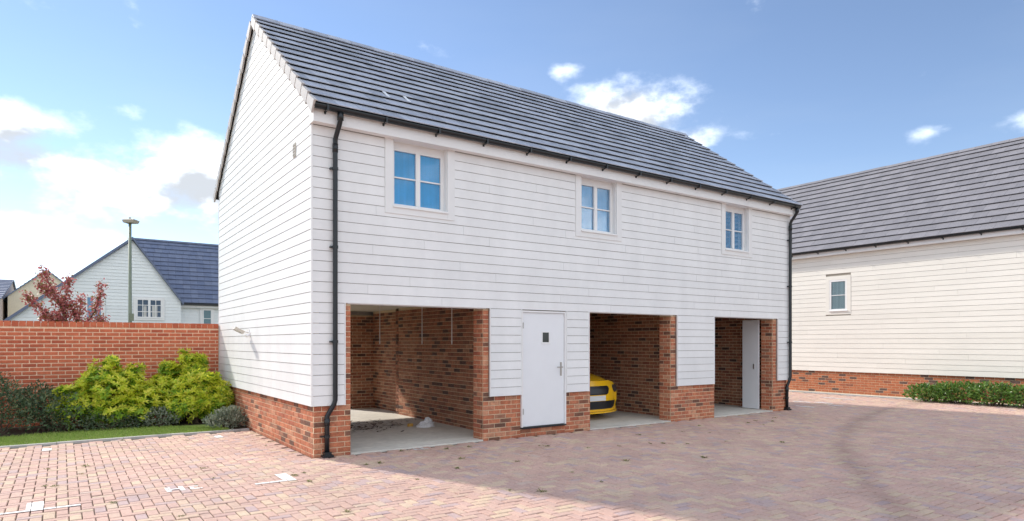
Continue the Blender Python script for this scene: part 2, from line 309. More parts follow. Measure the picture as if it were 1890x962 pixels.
# ---- roof tiles: local x along the eaves, local y up the slope, z = normal
TG, TW, TL = .33, .33, .40
def tile(mb, w, gap=.004):
    th, g = .012, .036   # lip thickness, shadow gap under the lip
    x0, x1 = gap/2, w-gap/2
    return mb.hexa([(x0,0,g),(x1,0,g),(x1,TL,-.014),(x0,TL,-.014),(x0,.003,g+th),(x1,.003,g+th),(x1,TL,.003),(x0,TL,.003)])
def tile_roof(parent, org, ang, pitch, length, rows, m_, count, near=True, name='roof_tile'):
    B = Matrix.Translation(org) @ Matrix.Rotation(ang, 4, 'Z') @ Matrix.Rotation(pitch, 4, 'X'); ts = []
    for r in range(rows):
        u = -(TW/2 if r % 2 else 0)
        while u < length-.01:
            a = max(u, 0); b = min(u+TW, length)
            if b-a > .04:
                mw = B @ Matrix.Translation((a+random.uniform(-.001,.001), r*TG+random.uniform(-.002,.002), random.uniform(0,.002))) @ Matrix.Rotation(random.gauss(0,.0022), 4, 'X')
                ts.append((mw, round(b-a, 3)))
            u += TW
    ts.sort(key=lambda t: (t[0].translation-CAM).length)
    for mw, w in ts[:count]:
        k = ('t', w, m_.name)
        if k not in CACHE: CACHE[k] = tile(MB(), w).mesh(name, m_)
        link(name, CACHE[k], parent, mw=mw)
    mb = MB()
    for mw, w in ts[count:]:
        t = tile(MB(), w); mb.add([mw@Vector(v) for v in t.v], t.f)
    if mb.v: mb.build('tiling', m_, parent, kind='stuff')
# ------------------------------------------------------------------ ground and paving
g = MB(); g.add([(-2500,-2500,-.06),(2500,-2500,-.06),(2500,2500,-.06),(-2500,2500,-.06)], [(0,1,2,3)]).build('ground', M['ground'], kind='structure')
KY = 3.60           # kerb line left of the building
KX = 16.86          # kerb line in front of the neighbour
L, D, ZC, EX = 11.458, 6.393, .72, .1452
pv = MB()
pv.box(-14, KX, -24, KY, -.05, -.014); pv.box(L-.1, KX, KY+.001, 30, -.05, -.014)
paving = pv.build('paving', M['joint'], kind='structure')
def paver_mesh(mb, l, w, z0=-.03):
    c = .006; gp = .0045; x0, x1, y0, y1 = gp, l-gp, gp, w-gp
    return mb.add([(x0,y0,z0),(x1,y0,z0),(x1,y1,z0),(x0,y1,z0),(x0,y0,-c),(x1,y0,-c),(x1,y1,-c),(x0,y1,-c),(x0+c,y0+c,0),(x1-c,y0+c,0),(x1-c,y1-c,0),(x0+c,y1-c,0)],
        [(0,1,5,4),(1,2,6,5),(2,3,7,6),(3,0,4,7),(4,5,9,8),(5,6,10,9),(6,7,11,10),(7,4,8,11),(8,9,10,11)])
pavers = []
def in_building(x, y): return -.02 < x < L+.02 and .02 < y < D
far_tops = MB()
for i in range(-140, 170):
    for j in range(-240, 300):
        t = (i-j) % 4
        if t not in (0, 3): continue
        x, y = i*.1, j*.1; l, w = (.2, .1) if t == 0 else (.1, .2)
        xc, yc = x+l/2, y+w/2
        if y+w > KY and xc < L+.05: continue
        if x+l > KX or in_building(xc, yc) or in_building(xc, yc+.05): continue
        px, py, dp = pix((xc, yc, 0))
        if dp < 3.6 or px < -330 or px > 2220 or dp > 24:
            far_tops.add([(x+.005,y+.005,0),(x+l-.005,y+.005,0),(x+l-.005,y+w-.005,0),(x+.005,y+w-.005,0)], [(0,1,2,3)]); continue
        pavers.append((dp if 0 < px < 1890 and py < 970 else dp+100, x, y, l, w))
pavers.sort()
pm = {(.2,.1): paver_mesh(MB(), .2, .1).mesh('paver', M['paver']), (.1,.2): paver_mesh(MB(), .1, .2).mesh('paver', M['paver'])}
rest = MB()
for k, (dp, x, y, l, w) in enumerate(pavers):
    dz = random.gauss(0, .0018); tx, ty = random.gauss(0, .008), random.gauss(0, .008)
    if k < 300:
        link('paver', pm[(l,w)], paving, mw=Matrix.Translation((x, y, dz)) @ Matrix.Rotation(tx, 4, 'X') @ Matrix.Rotation(ty, 4, 'Y'))
    else:
        t = paver_mesh(MB(), l, w); rest.add([(a+x, b+y, c+dz+(b-w/2)*tx-(a-l/2)*ty) for a, b, c in t.v], t.f)
rest.add(far_tops.v, far_tops.f); rest.build('paver_field', M['paver'], paving, kind='stuff')
# kerbs
kerb = MB().box(-14, -.01, KY+.004, KY+.09, -.06, -.02).build('kerb', M['kerb'], kind='structure')
x = -13.9
while x < -.1:
    l = min(.915, -.012-x); MB().box(x+.003, x+l-.003, KY+.006, KY+.088, -.05, .022+random.gauss(0,.002)).build('kerb_stone', M['kerb'], kerb); x += .915
kerb2 = MB().box(KX+.004, KX+.09, -14, 26, -.06, -.02).build('kerb', M['kerb'], kind='structure')
y = -13.9
while y < 26:
    MB().box(KX+.006, KX+.088, y+.003, y+.912, -.05, .03+random.gauss(0,.002)).build('kerb_stone', M['kerb'], kerb2); y += .915
MB().box(KX+.09, 17.34, -14, 26, -.06, .012).build('path', M['concrete'], kind='structure')
# painted bay marks
def mark(name, label, rects, group='painted bay marks'):
    mb = MB()
    for r in rects:
        for _, x, y, l, w in pavers:            # paint sits on the block tops and breaks at the joints
            a, b, c, d = max(r[0], x+.003), min(r[1], x+l-.003), max(r[2], y+.003), min(r[3], y+w-.003)
            if b-a > .008 and d-c > .008: mb.add([(a,c,.006),(b,c,.006),(b,d,.006),(a,d,.006)], [(0,1,2,3)])
    return tag(mb.build(name, M['roadpaint']), label, 'road marking', group)
mark('bay_mark', 'white painted T-shaped bay mark on the pavers at the left edge', [(-3.72,-2.70,-1.30,-1.24), (-3.14,-3.00,-1.236,-.90)])
mark('bay_mark', 'white painted L-shaped bay mark on the pavers near the downpipe corner', [(-1.06,-.60,-1.32,-1.25), (-.74,-.60,-1.246,-.86)])
mark('bay_mark', 'white painted square bay mark beside the lawn kerb, left one', [(-3.1,-2.98,2.86,3.12)])
mark('bay_mark', 'white painted square bay mark beside the lawn kerb, near the gable', [(-.72,-.60,2.84,3.10)])
mark('bay_number', 'worn white painted bay number on the pavers between two bay marks', [(-1.93,-1.88,-1.16,-.92), (-1.88,-1.80,-1.06,-1.02), (-1.80,-1.75,-1.16,-.92), (-1.70,-1.58,-1.16,-1.12), (-1.70,-1.66,-1.12,-1.06), (-1.70,-1.60,-1.02,-.98)], None)
mark('bay_number', 'white painted mark in front of the first garage opening', [(1.48,1.52,-.22,-.06), (1.52,1.70,-.22,-.18), (1.60,1.64,-.17,-.06)], None)
mark('bay_number', 'white painted mark in front of the middle garage opening', [(5.95,6.0,-.22,-.08), (6.0,6.22,-.22,-.18)], None)
mark('bay_number', 'white painted mark in front of the right garage opening', [(9.75,9.8,-.22,-.08), (9.8,10.05,-.22,-.18)], None)
for k, (px, py, w) in enumerate([(1480,742,.5),(1486,751,.5),(1520,744,.5),(1548,736,.9),(1543,749,.4)]):
    p = on(px, py, 2, 0); mark('bay_mark', ['white lane mark just right of the far downpipe, upper of two', 'white lane mark just right of the far downpipe, lower of two', 'short white lane mark in the middle of the five', 'longest white lane mark, closest to the neighbouring plinth', 'shortest white lane mark, rightmost and nearest the shadow edge'][k], [(p.x-.06, p.x+.06, p.y-w/2, p.y+w/2)], 'painted marks in the lane')
# ------------------------------------------------------------------ main building
B = thing('coach_house', 'white weatherboarded coach house with grey tiled roof and open garages below', 'building')
LIN = ZC+10*EX     # underside of cladding over the openings 2.172
EAVE = ZC+27*EX    # 4.640
INS = .03          # brick face set back from the cladding line
bays = [(.56, 2.82), (5.15, 7.34), (8.72, 10.86)]
DOOR = (3.60, 4.52)
# structural core (mortar coloured) of the brick parts
core = MB()
def cb(x0, x1, y0, y1, z0, z1): core.box(x0, x1, y0, y1, z0, z1)
F0 = INS
piers = [(INS, .56), (2.82, 3.57), (4.55, 5.15), (7.34, 8.72), (10.86, L-INS)]
for a, b in piers: cb(a, b, F0, .33, -.05, LIN+.1)
cb(3.57, 4.55, F0+.002, .33, -.05, .13)                       # below the door
cb(INS, .30, .331, D-INS, -.05, LIN+.1)                        # gable side wall
cb(3.30, 3.42, .331, 4.45, -.05, LIN+.2); cb(3.45, 3.60, 4.451, D-.3, -.05, LIN+.2); cb(3.30, 3.46, 4.30, 4.452, -.049, LIN+.199)
cb(4.62, 4.75, .331, D-.3, -.05, LIN+.2); cb(7.80, 7.95, .331, D-.3, -.05, LIN+.2); cb(8.02, 8.15, .331, D-.3, -.05, LIN+.2); cb(11.2, L-INS, .331, D-.3, -.05, LIN+.1)
cb(2.70, L-INS, D-.299, D-INS, -.05, LIN+.1); cb(INS, .60, D-.297, D-INS-.001, -.051, LIN+.101)
wallp = core.build('wall', M['mortar'], B)
# upper storey inner skin behind the boards
up = MB(); WIN = [(1.07, 2.25), (4.76, 5.90), (8.90, 9.98)]; WZ0 = 3.535
up.box(.004, L-.004, .004, .10, LIN+.003, WZ0+.10)
for a, b in [(.004, WIN[0][0]+.125), (WIN[0][1]-.125, WIN[1][0]+.125), (WIN[1][1]-.125, WIN[2][0]+.125), (WIN[2][1]-.125, L-.004)]: up.box(a, b, .004, .10, WZ0+.1005, EAVE+.1)
up.box(.004, .10, .101, D-.004, ZC+.003, EAVE+.1)
for a, b in [(.10,.47),(2.92,3.56),(4.56,5.09),(7.48,8.67),(10.99,L-.004)]: up.box(a, b, .004, .028, ZC+.003, LIN+.002)
MB().box(L-.10, L-.004, .101, D-.004, ZC+.003, EAVE+.1).box(.101, L-.101, D-.1, D-.004, LIN+.003, EAVE+.1).build('rear_wall', M['trim'], B)
MB().box(.11, L-.11, .30, .31, LIN+.25, EAVE+.05).build('room_partition', M['trim'], B)
RP = math.atan(.742); RZ0 = 4.865; RY0 = -.25     # roof top plane at the eaves edge, pitch
def roofz(y): yy = y if y < D/2 else D-y; return RZ0+.742*(yy-RY0)
for xx in (.004, L-.10):
    up.prism([(xx, .004, EAVE+.101), (xx, D-.004, EAVE+.101), (xx, D-.004, roofz(0)-.09), (xx, D/2, roofz(D/2)-.09), (xx, .004, roofz(0)-.09)], (.096,0,0))
skin = up.build('sheathing', M['membrane'], B)
bk = []
def front(a, b, z0, z1, off=0): bk.extend(wall_bricks((a, F0, 0), 0, b-a, z0, z1, off))
NZ = 0.0
front(INS, .56, -.03, ZC, 0); front(.37, .56, .72, LIN, 0)
front(2.82, 3.57, -.03, ZC, 1); front(2.82, 3.03, .72, LIN, 1)
front(3.572, 4.548, -.015, .14, 1)
front(4.552, 5.15, -.03, ZC, 0); front(4.99, 5.15, .72, LIN, 0)
front(7.34, 8.72, -.03, ZC, 1); front(7.34, 7.56, .72, LIN, 1); front(8.58, 8.72, .72, LIN, 1)
front(10.86, L-INS, -.03, ZC, 0); front(10.86, 11.08, .72, LIN, 0)
gb = wall_bricks((INS, D-INS, 0), -pi/2, D-2*INS-.016, -.03, ZC, 1)
for X in (2.82, 7.34, 10.86): bk += wall_bricks((X, .33, 0), -pi/2, .33-F0-.016, -.03, LIN, 1)
emit_bricks(bk+gb, wallp, M['brick'], 300)
inner = []
for X in (.56, 5.15, 8.72): inner += wall_bricks((X, F0+.016, 0), pi/2, .28, 0, LIN, 1)
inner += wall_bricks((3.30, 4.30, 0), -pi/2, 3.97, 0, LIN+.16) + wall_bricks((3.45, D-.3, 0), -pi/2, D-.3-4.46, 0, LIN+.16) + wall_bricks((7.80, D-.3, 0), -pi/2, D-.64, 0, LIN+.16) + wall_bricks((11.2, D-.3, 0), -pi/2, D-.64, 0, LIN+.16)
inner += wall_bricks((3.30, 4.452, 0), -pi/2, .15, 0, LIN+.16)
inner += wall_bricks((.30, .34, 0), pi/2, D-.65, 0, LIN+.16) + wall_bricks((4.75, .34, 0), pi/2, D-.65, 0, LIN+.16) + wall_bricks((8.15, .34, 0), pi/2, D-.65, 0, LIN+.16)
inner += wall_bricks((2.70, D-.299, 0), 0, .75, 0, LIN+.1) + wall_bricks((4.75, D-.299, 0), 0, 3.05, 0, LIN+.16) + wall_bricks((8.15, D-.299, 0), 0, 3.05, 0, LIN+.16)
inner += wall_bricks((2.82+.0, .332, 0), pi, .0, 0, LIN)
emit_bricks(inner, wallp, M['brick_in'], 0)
# ceiling and floor of the garages
cl = MB(); cl.box(.301, 3.449, .12, D-.11, LIN+.20, LIN+.24); cl.box(4.62, 7.95, .12, D-.11, LIN+.20, LIN+.24); cl.box(8.02, L-.11, .12, D-.11, LIN+.20, LIN+.24); cl.build('ceiling', M['plaster'], B)
fl = MB()
for (a, b), (i0, i1) in zip(bays, [(.30,3.45),(4.75,7.80),(8.15,11.2)]): fl.box(a+.004, b-.004, .02, .334, -.04, .016); fl.box(i0, i1, .3345, D-.29, -.04, .018)
fl.box(.61, 2.69, D-.2895, D-.02, -.04, .017)
fl.build('floor_slab', M['concrete'], B)
for a, b in bays: MB().box(a-.05, b+.05, .012, .10, LIN-.012, LIN+.002).build('lintel_trim', M['trim'], B)
# windows
def window(x0, x1, parent):
    t = .13; z0 = WZ0; zo = z0+.115; zt = EAVE
    tr = MB(); tr.box(x0, x0+t, -.034, -.004, z0, zt); tr.box(x1-t, x1, -.034, -.004, z0, zt); tr.box(x0+t+.0005, x1-t-.0005, -.033, -.004, z0, zo-.001)
    tr.box(x0+t-.001, x0+t+.012, -.0035, .135, zo, zt); tr.box(x1-t-.012, x1-t+.001, -.0035, .135, zo, zt)
    w = tr.build('window', M['trim'], parent)
    a, b = x0+t+.012, x1-t-.012; fr = MB(); f = .052; y0, y1 = .075, .13; zf0, zf1 = zo+.004, zt-.075
    fr.box(a, a+f, y0, y1, zf0, zf1); fr.box(b-f, b, y0, y1, zf0, zf1); fr.box(a+f, b-f, y0+.001, y1, zf0, zf0+f); fr.box(a+f, b-f, y0+.001, y1, zf1-f, zf1)
    c = (a+b)/2; fr.box(c-.036, c+.036, y0-.006, y1, zf0+f, zf1-f); fr.box(a, b, y0+.002, y1+.01, zf1+.0005, zt)
    fr.build('frame', M['white'], w); MB().box(x0+t-.003, x1-t+.003, -.0335, y1, zt-.0005, zt+.012).build('head_board', M['trim'], w)
    zm = (zf0+zf1)/2; gb_ = MB(); gb_.box(a+f, c-.036, y0+.008, y0+.04, zm-.010, zm+.010); gb_.box(c+.036, b-f, y0+.008, y0+.04, zm-.010, zm+.010); gb_.build('glazing_bar', M['white'], w)
    for (p, q) in ((a+f, c-.036), (c+.036, b-f)):
        for (r, s) in ((zf0+f, zm-.010), (zm+.010, zf1-f)):
            MB().box(p, q, y0+.026, y0+.030, r, s).build('pane', M['glass'], w)
    MB().box(a+.01, b-.01, .116, .120, zf0+.01, zf1-.01).build('blind', M['blind'], w)
    MB().box(x0+t-.01, x1-t+.01, -.055, .074, zo-.022, zo+.003).build('sill', M['white'], w)
for a, b in WIN: window(a, b, B)
# front boards
for bx_ in ((-.024, .002, -.026, -.0), (L-.002, L+.024, -.026, 0), (-.024, .002, D, D+.024)): MB().box(*bx_, ZC, EAVE).build('corner_trim', M['trim'], B)
fwall = skin
def front_iv(k):
    z = ZC+k*EX; iv = [(.004, L-.004)] if k >= 10 else [(.004,.455),(2.935,3.558),(4.562,5.078),(7.495,8.658),(11.005,L-.004)]
    out = iv
    for a, b in WIN:
        if z+.03 > WZ0:
            nxt = []
            for p, q in out:
                if b <= p or a >= q: nxt.append((p,q)); continue
                if a > p: nxt.append((p, a-.002))
                if b < q: nxt.append((b+.002, q))
            out = nxt
    if k < 10: pass
    return out
for k in range(27):
    z = ZC+k*EX
    for a, b in front_iv(k):
        for p, q in split(a, b, k):
            board_obj(skin, (p, 0, z), 0, q-p, EX, M['board'])
for xx in (.455, 2.92, 5.078, 7.48, 8.658, 10.99): MB().box(xx, xx+.014, -.027, .0, ZC-.004, LIN-.001).build('edge_trim', M['trim'], B)
for xx in (3.558, 4.548): MB().box(xx, xx+.014, -.026, .02, ZC-.004, LIN-.001).build('edge_trim', M['trim'], B)
# gable boards
k = 0
while True:
    z = ZC+k*EX; zt = z+EX
    def ylim(zz): return max(.002, (zz-(RZ0-.105))/.742+RY0)
    a0, a1 = ylim(z), ylim(zt-.0065)
    if D/2-a0 < .12: break
    y0, y1 = a0, D-a0; e = max(0, min(a1-a0, (D-2*a0)/2-.01))
    if k < 27 and e < .001:
        for p, q in split(y0, y1, k+1): board_obj(skin, (0, D-p, z), -pi/2, q-p, EX, M['board'])
    else:
        segs = split(y0, y1, k+1) if y1-y0 > 3.6 else [(y0, y1)]
        for i, (p, q) in enumerate(segs):
            board_obj(skin, (0, D-p, z), -pi/2, q-p, EX, M['board'], e if i == 0 else 0, e if i == len(segs)-1 else 0)
    k += 1
# door
dr = MB(); dr.box(DOOR[0]-.03, DOOR[0]+.0, -.012, .10, .16, LIN-.012); dr.box(DOOR[1], DOOR[1]+.03, -.012, .10, .16, LIN-.012); dr.box(DOOR[0], DOOR[1], -.011, .10, LIN-.045, LIN-.0125)
dfr = dr.build('door_frame', M['white'], B)
door = MB().box(DOOR[0]+.004, DOOR[1]-.004, .012, .056, .168, LIN-.049).build('door', M['door'], B)
xc = 4.06+.04; zc_ = 1.70
MB().box(xc-.095, xc+.095, .004, .0118, zc_-.115, zc_-.085).box(xc-.095, xc+.095, .004, .0118, zc_+.085, zc_+.105).box(xc-.095, xc-.07, .005, .0118, zc_-.085, zc_+.085).box(xc+.07, xc+.095, .005, .0118, zc_-.085, zc_+.085).build('vision_frame', M['white'], door)
MB().box(xc-.07, xc+.07, .008, .0119, zc_-.085, zc_+.085).build('pane', mat('dark_glass', (.03,.035,.03), .08), door)
MB().box(4.425, 4.46, .004, .0118, 1.02, 1.26).tube([(4.442,.010,1.175),(4.442,-.045,1.175),(4.425,-.05,1.175),(4.32,-.05,1.175)], .010, 8).build('handle', M['steel'], door)
MB().box(3.592, 3.606, -.02, -.0125, .38, .48).box(3.592, 3.606, -.02, -.0125, 1.85, 1.95).build('hinge', M['steel'], door)
MB().box(DOOR[0]-.02, DOOR[1]+.02, -.03, .06, .135, .160).build('threshold', M['black'], B)
# white leaf standing open inside the right garage
leaf = MB().box(10.79, 10.83, .36, .80, .03, LIN-.02).build('side_door', M['door'], B, label='white door leaf folded against the pier of the right garage')
MB().box(10.775, 10.7895, .47, .50, .98, 1.10).build('latch', M['steel'], leaf)
MB().box(5.162, 5.19, .34, .40, .02, .14).build('socket', M['flood'], B)
# eaves
fs = MB(); fs.box(-.035, L+.035, -.165, -.145, EAVE-.005, EAVE+.215); fs.box(-.034, L+.034, -.1445, -.0345, EAVE-.004, EAVE+.008)
fs.build('fascia', M['white'], B)
for a, b in ((-.036, -.0255), (L+.0255, L+.036)): MB().box(a, b, -.164, .03, EAVE-.003, EAVE+.16).build('eaves_box_end', M['trim'], B)
gt = MB(); GY, GZ, GR = -.235, EAVE+.205, .058
prof = [(GY+GR*cos(pi+pi*i/10), GZ+GR*sin(pi+pi*i/10)) for i in range(11)]; prof2 = [(GY+(GR-.006)*cos(2*pi-pi*i/10), GZ+(GR-.006)*sin(2*pi-pi*i/10)) for i in range(11)]
gt.prism([(-.06, y, z) for y, z in prof+prof2], (L+.12,0,0))
for xx in (-.0605, L+.0565): gt.prism([(xx, y, z) for y, z in prof], (.004,0,0))
gutter = gt.build('gutter', M['black'], B, smooth=False)
xx = .12
while xx < L:
    MB().box(xx-.014, xx+.014, -.298, -.166, GZ-GR-.012, GZ-GR-.001).box(xx-.014, xx+.014, -.304, -.296, GZ-GR-.012, GZ+.004).box(xx-.011, xx+.011, -.185, -.1655, GZ-GR-.035, GZ-GR-.0125).build('gutter_bracket', M['black'], gutter); xx += .86
def pipe(x, xb):
    t = MB(); r = .034
    t.tube([(x,GY,GZ-GR+.02),(x,GY,GZ-GR-.09),(x,GY+.02,GZ-GR-.13),(x-.01,-.10,EAVE-.13),(x-.015,-.075,EAVE-.18),(x-.015,-.072,EAVE-.3),(x-.015,-.072,.80),(x-.03,-.066,.74),(xb+.03,-.03,.63),(xb,-.022,.57),(xb,-.02,.5),(xb,-.02,.05)], r, 14)
    t.tube([(x,GY,GZ-GR-.005),(x,GY,GZ-GR-.10)], .044, 14); t.tube([(x-.015,-.072,EAVE-.36),(x-.015,-.072,EAVE-.24)], .040, 14); t.tube([(xb,-.02,.44),(xb,-.02,.54)], .040, 14)
    o = t.build('downpipe', M['black'], B, smooth=True)
    for z in (4.05, 2.95, 1.62):
        MB().tube([(x-.015,-.072,z-.02),(x-.015,-.072,z+.02)], .041, 14).box(x-.085, x-.05, -.08, -.027, z-.012, z+.012).build('pipe_clip', M['black'], o)
    MB().tube([(xb,-.02,.27),(xb,-.02,.31)], .041, 14).box(xb-.09, xb-.038, -.02, .024, .28, .30).build('pipe_clip', M['black'], o)
    MB().prism([(xb-.075,-.09,.003),(xb+.075,-.09,.003),(xb+.075,.022,.003),(xb-.075,.022,.003)], (0,0,.03)).prism([(xb-.05,-.07,.033),(xb+.05,-.07,.033),(xb+.05,.018,.033),(xb-.05,.018,.033)], (0,0,.04)).build('pipe_shoe', M['black'], o)
pipe(.315, .20); pipe(L-.02, L-.09)
# roof
rf = MB(); e = .035
for s in (0, 1):
    ya = RY0+.02 if s == 0 else D-RY0-.02
    rf.hexa([(-.05,ya,RZ0-.075),(L+.05,ya,RZ0-.075),(L+.05,D/2,roofz(D/2)-.09),(-.05,D/2,roofz(D/2)-.09),(-.05,ya,RZ0-.03),(L+.05,ya,RZ0-.03),(L+.05,D/2,roofz(D/2)-.035),(-.05,D/2,roofz(D/2)-.035)] if s == 0 else
            [(L+.05,ya,RZ0-.075),(-.05,ya,RZ0-.075),(-.05,D/2,roofz(D/2)-.09),(L+.05,D/2,roofz(D/2)-.09),(L+.05,ya,RZ0-.03),(-.05,ya,RZ0-.03),(-.05,D/2,roofz(D/2)-.035),(L+.05,D/2,roofz(D/2)-.035)])
roof = rf.build('roof', M['dark'], B)
NR = 13
tile_roof(roof, (-.06, RY0-.02, RZ0-.03), 0, RP, L+.12, NR, M['tile'], 300)
tile_roof(roof, (L+.06, D-RY0+.02, RZ0-.03), pi, RP, L+.12, NR, M['tile'], 0)
SL = (D/2-RY0)/cos(RP)
u = -.06; i = 0
while u < L+.05:
    w = min(.45, L+.06-u); zz = roofz(D/2)+.055+random.gauss(0,.003); dn = .10
    MB().prism([(u+.002, D/2-.135, zz-dn), (u+.002, D/2-.03, zz), (u+.002, D/2+.03, zz), (u+.002, D/2+.135, zz-dn), (u+.002, D/2+.12, zz-dn-.01), (u+.002, D/2, zz-.03), (u+.002, D/2-.12, zz-dn-.01)], (w-.006,0,0)).build('ridge_tile', M['tile'], roof); u += .45
for s in (0, 1):           # stepped verge caps, both ends, both slopes
    for end in (0, 1):
        for r in range(NR):
            cy = cos(RP); sy = sin(RP); v = r*TG-.02
            y = RY0-.02+v*cy; z = RZ0-.03+v*sy
            ys = (lambda t: t) if s == 0 else (lambda t: D-t)
            x0, x1 = (-.085, -.055) if end == 0 else (L+.055, L+.085)
            q = lambda dv, dn: (ys(y+dv*cy-dn*sy), z+dv*sy+dn*cy)
            pl = [q(0,.050), q(TG-.030,.026), q(TG-.030,-.085), q(0,-.125)]
            m_ = MB().prism([(x0, a, b) for a, b in pl], (x1-x0,0,0)); pl2 = [q(0,.058), q(TG-.030,.034), q(TG-.030,.026), q(0,.050)]
            xa, xb = (-.085, -.03) if end == 0 else (L+.03, L+.085)
            m_.prism([(xa, a, b) for a, b in pl2], (xb-xa,0,0)); m_.build('verge_cap', M['verge'] if end == 0 else M['tile'], roof)
# two pale vent slots on a tile row
vt = Matrix.Translation((-.06, RY0-.02, RZ0-.03)) @ Matrix.Rotation(RP, 4, 'X')
for ux in (1.42, 1.78):
    o = MB().box(0, .05, .02, .30, .032, .040).build('vent_tile_strip', M['white'], roof); o.matrix_basis = vt @ Matrix.Translation((ux, 3*TG, .004))
# gable fittings
vn = MB().box(-.034, -.015, .70, .82, 4.36, 4.56).build('wall_vent', M['flood'], B)
MB().box(-.037, -.034, .715, .805, 4.375, 4.40).box(-.037, -.034, .715, .805, 4.42, 4.445).box(-.037, -.034, .715, .805, 4.465, 4.49).box(-.037, -.034, .715, .805, 4.51, 4.535).build('vent_slat', mat('vent_grey', (.22,.20,.18), .7), vn)
fl_ = thing('wall_floodlight', 'small square floodlight fixed to the white gable above the shrubs', 'floodlight', (-.02, 3.62, 1.80)); fl_.scale = (.75,.75,.75)
hd = MB().box(-.035, .035, -.13, .13, -.02, .22).build('lamp_head', M['flood'], fl_); hd.matrix_basis = Matrix.Translation((-.14, .06, 0)) @ Matrix.Rotation(radians(-62), 4, 'Y')
MB().box(-.039, -.0352, -.115, .115, -.005, .205).build('lamp_glass', M['plate'], hd)
MB().box(-.02, .0, -.06, .06, -.05, .07).tube([(-.01,0,.0),(-.14,.04,.02)], .018, 8).build('bracket', M['white'], fl_)
MB().tube([(-.02,-.12,-.06),(-.10,-.14,-.10)], .035, 10).box(-.02, 0, -.16, -.06, -.09, .0).build('sensor', M['white'], fl_)
# ------------------------------------------------------------------ things in the garages
for k, (x, y) in enumerate([(2.55, 2.35), (2.3, 1.25), (1.75, 3.0)]):
    c = [on(779,570,1,2.4), on(834,570,1,1.4), on(701,570,1,3.4)][k]
    MBt = MB().tube([(0,0,0),(0,0,-.74)], .0085, 8)
    o = MBt.build('pull_cord', M['white']); o.location = (c.x, c.y, LIN+.20)
    MB().tube([(0,0,-.74),(0,0,-.80)], [.012,.006], 8).build('cord_toggle', M['white'], o)
    tag(o, ['white cord hanging from the garage ceiling, middle of three', 'white cord hanging from the garage ceiling, nearest the brick pier', 'white cord hanging from the garage ceiling, deepest inside'][k], 'cord', 'cords in the first garage')
bg_ = MB(); rnd = random.Random(3); nu, nv = 14, 8
for j in range(nv+1):
    for i in range(nu):
        a = 2*pi*i/nu; t = j/nv; r = (.23*(1-t)**.6+.01)*(1+.32*rnd.uniform(-1,1)); bg_.v.append((r*1.25*cos(a)+.12*t, r*sin(a)*.8, .26*t**.8*(1+.2*rnd.uniform(-1,1))))
for j in range(nv):
    for i in range(nu): bg_.f.append((j*nu+i, j*nu+(i+1)%nu, (j+1)*nu+(i+1)%nu, (j+1)*nu+i)); bg_.m.append(0)
pb = on(785, 788, 2, .02); o = bg_.build('plastic_bag', M['bag']); o.location = pb; o.scale = (.52,.52,.62); tag(o, 'crumpled white plastic bag on the concrete floor of the first garage', 'bag')
o = MB().prism([(cos(a*pi/4)*.06, sin(a*pi/4)*.045, 0) for a in range(8)], (.01,.01,.05)).build('food_wrapper', M['orange']); o.location = on(757, 787, 2, .02); tag(o, 'small orange wrapper beside the white plastic bag', 'wrapper')
lm = MB(); rnd = random.Random(5)
for i in range(420):
    a, r = rnd.uniform(0, 6.3), rnd.gauss(0, 1); c = Vector((1.75+.55*r, 2.75+.42*rnd.gauss(0,1), .02+.012*rnd.random()))
    if c.x < .36 or c.y < .6: continue
    d = Vector((cos(a), sin(a), rnd.uniform(-.1,.25)))*rnd.uniform(.02,.09); n_ = Vector((-sin(a), cos(a), rnd.uniform(-.2,.2)))*rnd.uniform(.004,.025)
    lm.add([c-d, c+n_, c+d, c-n_], [(0,1,2,3)])
o = lm.build('leaf_litter', M['litter'], kind='stuff'); tag(o, 'dry leaf litter scattered on the first garage floor', 'litter')
